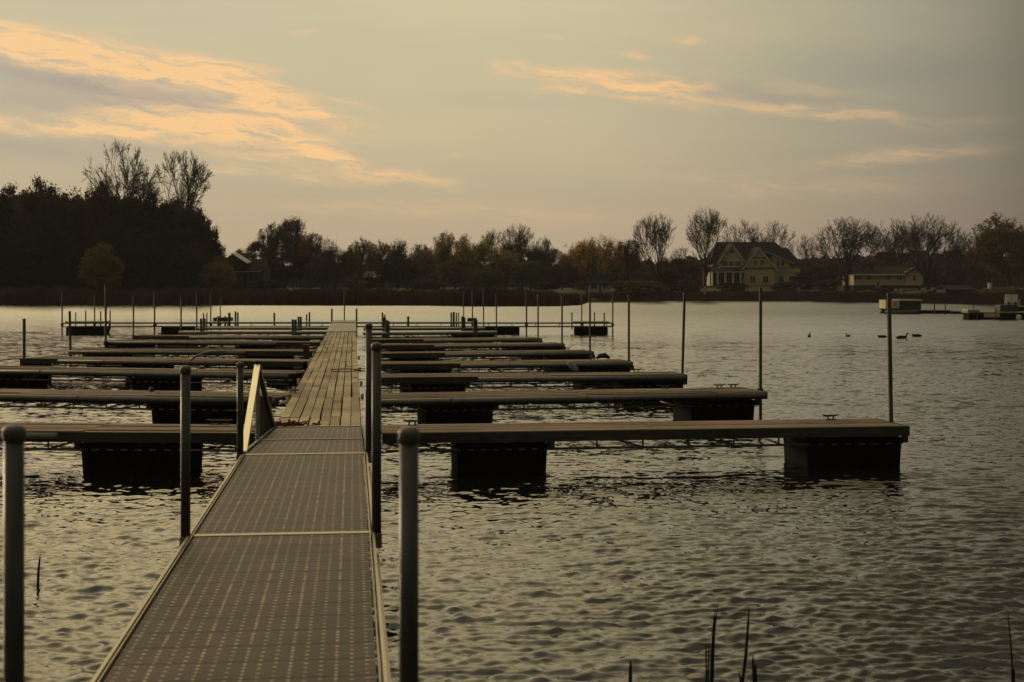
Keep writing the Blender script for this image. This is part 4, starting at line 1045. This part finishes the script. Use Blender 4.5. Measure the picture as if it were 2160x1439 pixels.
def cross_dock():
    Yd = 72.0; t = thing('cross_dock', (WX(712, Yd), Yd, 0), 'long thin cross dock at the far end of the plank pier', 'dock')
    X = lambda px: WX(px, Yd) - WX(712, Yd)
    m = MB(); x0, x1 = X(130), X(1293)
    for y_ in (0, .9):
        m.tube([(x0, y_, ZD), (x1, y_, ZD)], .03, 6); m.tube([(x0, y_, ZD - .18), (x1, y_, ZD - .18)], .025, 6)
    xx = x0
    while xx < x1: m.tube([(xx, 0, ZD), (xx, 0, ZD - .18)], .022, 5); xx += 1.2
    for xx in np.arange(x0, x1, .8): m.tube([(xx, 0, ZD - .01), (xx, .9, ZD - .01)], .02, 4)
    m.build('metal_frame', M['alu_dark'], t)
    d_ = MB(); d_.box(X(430), X(1000), .02, .88, ZD + .03, ZD + .06); d_.box(X(140), X(221), -.2, 1.1, ZD + .03, ZD + .10); d_.box(X(1207), X(1284), -.2, 1.1, ZD + .03, ZD + .09); d_.build('decking', M['alu'], t)
    for a, b_ in ((140, 220), (340, 430), (980, 1096), (1212, 1282)):
        q = MB(); q.box(X(a), X(b_), -.1, 1.0, -.2, ZD - .2); q.build('float', M['float'], t, bevel=.05)
    for px, top, r in ((169, 656, .035), (201, 657, .035), (221, 656, .035), (147.5, 660, .03), (461, 667, .06), (467, 668, .05), (484, 660, .07), (489, 658, .05), (494, 660, .045), (572, 661, .05), (641, 664, .04), (647, 659, .045), (803, 660, .05), (808, 665, .04),
                       (861, 667, .06), (950, 660, .045), (957, 658, .06), (961, 661, .04), (966, 660, .03), (1208, 660, .035), (1256, 659, .035), (1277, 661, .035)):
        q = MB(); q.tube([(X(px), -.05 if r > .05 else .95, .2), (X(px), -.05 if r > .05 else .95, WZ(top, Yd))], r, 8); q.build('bumper_post', M['pipe_dark'], t)
    q = MB(); q.box(X(440), X(476), 1.0, 2.0, ZD + .065, ZD + .27); q.build('storage_box', M['boat_grey'], t, bevel=.04)
    q = MB(); q.box(X(984), X(1004), 1.0, 2.0, ZD + .065, ZD + .24); q.build('storage_box', M['boat_grey'], t, bevel=.04)
cross_dock()

# tall slender poles driven into the lake bed
GP = 'tall poles standing at the dock ends'
def pole(px, top, Y, label, pxtop=None, r=.030, mat='pipe_dark'):
    x = WX(px, Y); t = thing('mooring_pole', (x, Y, 0), label, 'pole', GP)
    zt = WZ(top, Y); dx = (WX(pxtop, Y) - x) if pxtop else 0
    m = MB(); m.tube([(0 - dx * .8, 0, -2.2), (0, 0, 0), (dx, 0, zt)], r, 12)
    m.build('pipe', M[mat], t)
    c = MB(); c.tube([(0, 0, ZD - .16), (0, 0, ZD - .02)], r * 2.0, 10, cap=True); c.build('sleeve', M['iron'], t)
    c = MB(); c.tube([(dx, 0, zt), (dx, 0, zt + .02)], r * 1.15, 10); c.build('pole_cap', M['cap'], t)
pole(1881, 622, 19.85, 'rightmost tall pole at the end of nearest right finger pier', 1875)
pole(1604, 610, 26.6, 'tall pole beside the end of second right finger pier', 1604.5)
pole(1438, 620, 31.0, 'tall leaning pole at the end of third right finger pier', 1444)
pole(1326.5, 624, 36.6, 'tall pole at the end of fourth right finger pier')
pole(1244.5, 618, 42.3, 'tall pole at the end of fifth right finger pier')
pole(1185.5, 626, 47.8, 'tall pole at the end of sixth right finger pier')
pole(1135, 622, 52.6, 'tall pole at the end of seventh right finger pier')
pole(1047, 622, 60.8, 'thin pole at the end of eighth right finger pier')
pole(1020, 610, 66.2, 'thin pole at the end of ninth right finger pier')
pole(996.5, 612, 73.3, 'middle one of three thin poles right of centre', r=.035)
pole(978, 617, 74.6, 'leftmost of three thin poles right of centre', r=.03)
pole(1110.5, 610, 71.7, 'thin pole at the step of the cross dock right half', r=.04)
pole(1227, 618, 73.2, 'thin pole beside the right float of the cross dock', r=.033)
pole(1292.5, 612, 72.4, 'thin pole at the right tip of the cross dock', r=.035)
pole(131, 615, 72.4, 'thin pole at the left tip of the cross dock', r=.035)
pole(199.5, 625, 73.2, 'thin pole beside the left float of the cross dock', r=.033)
pole(223, 602, 49.2, 'tallest left pole at the end of sixth left finger pier', r=.038)
pole(281.5, 626, 54.5, 'pole at the end of seventh left finger pier')
pole(326, 619, 71.6, 'thin pole on the cross dock left of its black float', r=.04)
pole(382, 627, 60.8, 'thin pole at the end of eighth left finger pier', r=.035)
pole(415, 618, 66.2, 'thin pole at the end of ninth left finger pier', r=.035)
pole(444.5, 615, 73.4, 'thin pole behind the left cluster of bumper posts', r=.035)
pole(464.8, 630, 74.8, 'faintest thin pole right of the left post cluster', r=.03)
pole(726.5, 617, 79.2, 'thin pole on the far tip of the plank pier', r=.035)
pole(51, 674, 37.6, 'short pole at the end of fourth left finger pier', r=.04)
pole(149, 658, 42.6, 'short leaning pole at the end of fifth left finger pier', 147, r=.038)

def wood_post(px, top, Y, w, label):
    x = WX(px, Y); t = thing('wooden_post', (x, Y, 0), label, 'post'); h = WZ(top, Y)
    m = MB(); m.box(-w / 2, w / 2, -w / 2, w / 2, -1.5, h); m.build('timber', M['rust'], t, bevel=.01)
    m = MB(); m.box(-w / 2 - .01, w / 2 + .01, -w / 2 - .01, w / 2 + .01, h, h + .02); m.build('post_top', M['iron'], t)
wood_post(562, 838, 19.4, .13, 'rusty brown timber post beside the ramp foot')
wood_post(646, 728, 41.0, .16, 'brown timber post at fifth left finger pier root')

def ropes():
    t = MB(); rnd = random.Random(4)
    c = at(604, 903, ZD)
    for k in range(60):
        x, y = rnd.gauss(0, .15), rnd.gauss(0, .10); L = rnd.uniform(.1, .3); a = rnd.uniform(0, 2 * PI)
        pts = [(c.x + x + math.cos(a) * L * s + rnd.gauss(0, .02), c.y + y + math.sin(a) * L * s * .6, ZD + .02 + abs(rnd.gauss(0, .022)) + .03 * math.sin(PI * s)) for s in (-.5, -.15, .2, .5)]
        t.tube(pts, rnd.uniform(.005, .011), 5)
    tag(t.build('dead_vine', M['weed']), 'red brown tangle of dead vine beside the ramp foot', 'vine')
    m = MB(); c = at(727, 783, ZD)
    pts = [(c.x + .30 * math.cos(s) * (1 + .12 * math.sin(3 * s)), c.y + .55 * math.sin(s), ZD + .018) for s in [i / 28 * 2 * PI for i in range(29)]]
    m.tube(pts, .011, 6)
    pts = [(c.x + .34 + .14 * math.cos(s), c.y + .2 + .45 * math.sin(s), ZD + .02) for s in [i / 20 * 1.8 * PI for i in range(21)]]
    m.tube(pts, .011, 6)
    tag(m.build('rope_loop', M['rope']), 'loop of old rope lying on the plank pier', 'rope')
    m = MB(); p = at(404, 762, ZD); Y = p.y; 
    pts = [(WX(a, Y), Y + .1, WZ(b, Y)) for a, b in ((400, 760), (412, 752), (428, 745), (446, 742), (478, 742))]
    m.tube(pts, .028, 10); tag(m.build('hose', M['fender'], smooth=True), 'blue grey hose bent over fifth left finger pier edge', 'hose')
    Y = 34.6
    m = MB(); m.tube([(WX(1197, Y), Y, WZ(768, Y)), (WX(1200, Y), Y, WZ(766, Y)), (WX(1207, Y), Y, WZ(771, Y)), (WX(1216, Y), Y - .05, WZ(781, Y)), (WX(1217, Y), Y - .05, WZ(783, Y))], [.02, .07, .08, .07, .02], 12)
    tag(m.build('boat_fender', M['fender'], smooth=True), 'pale grey fender hanging on fourth right finger pier', 'fender')
    m = MB(); Y = at(320, 830, ZD).y + .3; m.lathe([(.001, ZD), (.04, ZD), (.05, ZD + .04), (.03, ZD + .09), (.001, ZD + .1)], 14, (WX(320, Y), Y))
    tag(m.build('bollard', M['iron'], smooth=True), 'small black bollard on second left finger pier', 'bollard')
    m = MB(); Y = 20.2; c = WX(1290, 36)
    m = MB(); Y = at(1280, 758, ZD).y
    m.tube([(WX(1258, Y), Y, ZD + .02), (WX(1265, Y), Y, ZD + .09), (WX(1276, Y), Y, ZD + .10), (WX(1286, Y), Y, ZD + .03)], [.03, .06, .07, .03], 8)
    tag(m.build('coiled_line', M['boat_grey'], smooth=True), 'dark coiled line near fourth right finger pier end', 'mooring line')
ropes()

# ------------------------------------------------------------------ boats and jetties on the right
def pontoon():
    Y = 126.0; t = thing('pontoon_boat', (WX(1905, Y), Y, 0), 'cream and grey covered pontoon boat near the right shore', 'boat', rz=.0)
    s = Y / F; X = lambda px: (px - 1905) * s; Z = lambda py: WZ(py, Y)
    m = MB()
    for y_ in (.2, 2.0): m.tube([(X(1868), y_, .12), (X(1872), y_, .12), (X(1940), y_, .12), (X(1945), y_, .15)], [.06, .27, .27, .1], 12)
    m.build('pontoon_tube', M['alu_dark'], t, smooth=True)
    m = MB(); m.box(X(1868), X(1944), 0, 2.3, .36, .44); m.build('deck', M['boat_grey'], t)
    for k, z_ in enumerate((.50, .66, .82, .98)):
        m = MB(); m.box(X(1868), X(1897), -.02, .04, z_, z_ + .12); m.build('cream_panel', M['boat_tan'], t)
    m = MB(); m.box(X(1868), X(1897), 0.041, .08, .44, 1.2); m.box(X(1868), X(1869.5), .09, 2.2, .44, 1.2); m.build('inner_panel', M['boat_tan'], t)
    m = MB(); m.hexa([(X(1886), -.05, .7), (X(1889), -.05, .7), (X(1889), -.025, .7), (X(1886), -.025, .7), (X(1889), -.05, 1.05), (X(1892), -.05, 1.05), (X(1892), -.025, 1.05), (X(1889), -.025, 1.05)]); m.build('orange_mark', M['boat_orange'], t)
    m = MB(); m.box(X(1898), X(1943), 0, .05, .44, 1.02); m.build('grey_panel', M['boat_grey'], t)
    m = MB(); m.box(X(1898), X(1943), 2.2, 2.25, .44, 1.02); m.build('grey_panel', M['boat_grey'], t)
    m = MB(); m.hexa([(X(1893), -.1, 1.14), (X(1947), -.1, 1.14), (X(1947), 2.4, 1.14), (X(1893), 2.4, 1.14), (X(1898), .1, 1.25), (X(1942), .1, 1.25), (X(1942), 2.2, 1.25), (X(1898), 2.2, 1.25)]); m.build('canopy', M['canvas'], t)
    for px in (1899, 1920, 1942):
        m = MB(); m.tube([(X(px), .05, 1.0), (X(px), .05, 1.16)], .02, 6); m.build('canopy_post', M['alu'], t)
    m = MB(); m.box(X(1905), X(1915), .6, 1.2, .44, .95); m.box(X(1922), X(1934), .5, 1.4, .44, .85); m.build('seat', M['siding_white'], t, bevel=.05)
pontoon()
def jetty(name, label, Y, x0, x1, deck='alu', posts=(), z=.42):
    t = thing(name, (WX(x0, Y), Y, 0), label, 'jetty'); X = lambda px: WX(px, Y) - WX(x0, Y)
    m = MB(); m.box(0, X(x1), 0, 1.6, z - .08, z); m.build('decking', M[deck], t)
    m = MB(); m.box(.1, X(x1) - .1, .1, 1.5, -.2, z - .081); m.build('float', M['float'], t, bevel=.05)
    for px, top in posts:
        q = MB(); q.tube([(X(px), -.05, -1), (X(px), -.05, WZ(top, Y))], .05, 8); q.build('post', M['pipe_dark'], t)
    return t, X
jetty('jetty', 'low dark jetty just right of the covered pontoon boat', 125, 1946, 2006, 'boat_grey', ((1971, 640), (1994, 639)), .3)
jetty('jetty', 'low black jetty section between the two right boats', 124, 2007, 2038, 'boat_grey', ((2053, 640),), .22)
def raft():
    Y = 104.0; t, X = jetty('swim_raft', 'pale topped raft with bench frame at the right edge', Y, 2042, 2175, 'siding', ((2060, 655), (2100, 652)), .55)
    m = MB(); m.box(X(2040), X(2066), -.1, 1.2, .56, .74); m.build('pale_locker', M['siding_white'], t, bevel=.04)
    m = MB(); m.box(X(2075), X(2108), -.08, -.01, .15, .5); m.build('pale_skirt', M['siding'], t)
    m = MB(); m.box(X(2112), X(2150), .2, 1.4, .56, 1.05); m.build('dark_bench', M['boat_grey'], t, bevel=.05)
    m = MB(); m.lathe([(.001, -.1), (.18, -.05), (.2, .1), (.16, .3), (.001, .36)], 14, (X(2146), -.3)); m.build('white_buoy', M['white'], t, smooth=True)
raft()
def lawn_chair(px, label):
    Y = 118.0; z = .72; t = thing('deck_chair', (WX(px, Y), Y, z), label, 'chair', 'pale chairs on the dock at the right edge')
    m = MB(); m.box(-.28, .28, -.25, .25, .38, .43); m.build('seat', M['white'], t)
    m = MB()
    for k in range(5): m.box(-.27 + k * .115, -.18 + k * .115, .24, .28, .40, 1.02)
    m.build('backrest', M['white'], t)
    for sx in (-.28, .28):
        for sy in (-.24, .24): m = MB(); m.box(sx - .025, sx + .025, sy - .025, sy + .025, 0, .38 if sy > 0 else .58); m.build('leg', M['white'], t)
        m = MB(); m.box(sx - .05, sx + .05, -.3, .28, .58, .61); m.build('armrest', M['white'], t)
tt, _x = jetty('boat_dock', 'raised dark dock carrying pale chairs at the right edge', 119, 2108, 2190, 'boat_grey', ((2112, 646), (2128, 646)), .70)
lawn_chair(2129, 'left pale chair on the raised dock'); lawn_chair(2142, 'right pale chair on the raised dock')
def shed():
    Y = 206; t = thing('boat_shed', (WX(2020, Y), Y, WZ(627, Y)), 'low dark boat shed with pale ridge right of ranch house', 'shed')
    s = Y / F; m = MB(); m.box(-25 * s, 38 * s, 0, 5, -.5, 16 * s); m.build('wall', M['siding_dark'], t)
    m = MB(); slab(m, (-28 * s, -.4, 16 * s), (41 * s, -.4, 16 * s), (36 * s, 2.6, 25 * s), (-22 * s, 2.6, 25 * s)); slab(m, (-22 * s, 2.6, 25 * s), (36 * s, 2.6, 25 * s), (41 * s, 5.4, 16 * s), (-28 * s, 5.4, 16 * s)); m.build('roof', M['shingle'], t)
    m = MB(); m.box(-10 * s, 8 * s, -.05, 0, -.3, 12 * s); m.build('door', M['glass'], t)
shed()
def small_post(name, px, top, base, Y, w, label, mat='white'):
    t = thing(name, (WX(px, Y), Y, WZ(base, Y)), label, 'post'); h = (base - top) * Y / F
    m = MB(); m.box(-w / 2, w / 2, -w / 2, w / 2, -.4, h); m.build('shaft', M[mat], t)
    m = MB(); m.box(-w / 2 - .06, w / 2 + .06, -w / 2 - .06, w / 2 + .06, h, h + .08); m.build('post_cap', M[mat], t)
small_post('white_marker', 2088, 598, 608, 202, .45, 'white upright marker below the orange tree')
small_post('white_marker', 1487, 606, 616, 232, .35, 'pale upright marker on the lawn before the porch', 'siding_white')
def dock_line(px0, px1, py, Y, label, mat='siding_white'):
    t = thing('bank_bench', (WX((px0 + px1) / 2, Y), Y, WZ(py + 5, Y)), label, 'bench'); L = (px1 - px0) * Y / F / 2
    m = MB(); m.box(-L, L, 0, .8, 5 * Y / F - .1, 5 * Y / F); m.build('top', M[mat], t)
    for x in (-L * .9, 0, L * .9): m = MB(); m.box(x - .06, x + .06, .1, .7, -.6, 5 * Y / F - .1); m.build('leg', M['siding_dark'], t)
dock_line(604, 634, 607, 196, 'pale low platform above the reeds left of centre'); dock_line(786, 826, 608, 196, 'thin pale platform above the reeds near centre', 'siding'); 

# ------------------------------------------------------------------ ducks
def duck(px, py, L, heading, label, head=True):
    p = at(px, py + 2, 0); t = thing('duck', (p.x, p.y, 0), label, 'duck', 'ducks swimming on the open water', rz=heading)
    prof = [(-.5, .05, .015), (-.42, .055, .05), (-.25, .06, .10), (0, .05, .125), (.22, .05, .115), (.36, .08, .075), (.42, .14, .045)]
    if head: prof += [(.43, .21, .04), (.46, .26, .052), (.53, .26, .045), (.58, .245, .018), (.66, .235, .012)]
    else: prof += [(.44, .12, .03), (.47, .1, .01)]
    m = MB(); m.tube([(a * L, 0, z * L * 1.6) for a, z, r in prof], [r * L * 1.35 for a, z, r in prof], 10)
    m.build('body', M['duck'], t, smooth=True)
duck(1707, 708, .42, 1.2, 'leftmost dark duck on the open water')
duck(1789, 708, .36, 2.0, 'second dark duck from the left, seen from behind')
duck(1861, 710, .46, 3.1, 'third duck, just left of the rightmost tall pole', False)
duck(1902, 712, .55, .1, 'nearest duck, low in water right of the pole')
duck(1934, 708, .5, 2.9, 'rightmost dark duck on the open water', False)

# ------------------------------------------------------------------ foreground reed stems
def clump(label, stems):
    x0, y0 = stems[0][0], stems[0][4]; base = Vector((WX(x0, y0), y0, 0))
    t = thing('reed_clump', base, label, 'reeds', 'dead reed stems rising from the near water')
    for bx, tx, top, r, Y in stems:
        zt = WZ(top, Y); b0 = Vector((WX(bx, Y), Y, 0)) - base; t0 = Vector((WX(tx, Y), Y, zt)) - base
        n = Vector((R.gauss(0, .008), 0, 0))
        m = MB(); m.tube([b0 - Vector((0, 0, .5)), b0, b0.lerp(t0, .5) + n, b0.lerp(t0, .85) + n * .4, t0], [r, r, r * .95, r * .7, r * .15], 7); m.build('stem', M['stem'], t)
clump('tallest clump of dead reed stems near the bottom', [(1500, 1508, 1288, .013, 8.3), (1503, 1516, 1262, .005, 8.3), (1486, 1489, 1345, .006, 8.2), (1493, 1496, 1342, .006, 8.2)])
clump('single leaning reed stem right of the tallest clump', [(1560, 1580, 1283, .010, 8.3), (1558, 1559, 1416, .010, 8.2)])
clump('short bent broken reed beside the leaning stem', [(1598, 1588, 1382, .011, 8.3), (1601, 1594, 1400, .010, 8.3)])
clump('short reed stub left of the other bottom stems', [(1327, 1330, 1392, .013, 8.3)])
clump('two slim reed stems at the bottom right corner', [(2136, 2126, 1288, .006, 8.4), (2141, 2139, 1404, .008, 8.4)])
clump('lone dark reed stick in the water at lower left', [(80, 85, 1170, .011, 11.45)])

# ------------------------------------------------------------------ haze
def haze():
    m = bpy.data.materials.new('haze'); m.use_nodes = True; nt = m.node_tree; nt.nodes.clear()
    v = node(nt, 'ShaderNodeVolumePrincipled'); v.inputs['Density'].default_value = .00020; v.inputs['Color'].default_value = (.80, .82, .86, 1)
    o_ = node(nt, 'ShaderNodeOutputMaterial'); nt.links.new(v.outputs[0], o_.inputs['Volume'])
    h = MB(); h.box(-760, 760, -90, 820, -3.4, 46); o = h.build('haze', m); tag(o, 'thin evening haze over the lake', 'haze', kind='stuff')
haze()

# ------------------------------------------------------------------ render settings
S.view_settings.view_transform = 'Standard'; S.view_settings.look = 'None'; S.view_settings.exposure = 0; S.view_settings.gamma = 1
S.cycles.max_bounces = 6; S.cycles.volume_bounces = 0; S.cycles.diffuse_bounces = 3; S.cycles.glossy_bounces = 3
S.cycles.use_denoising = True
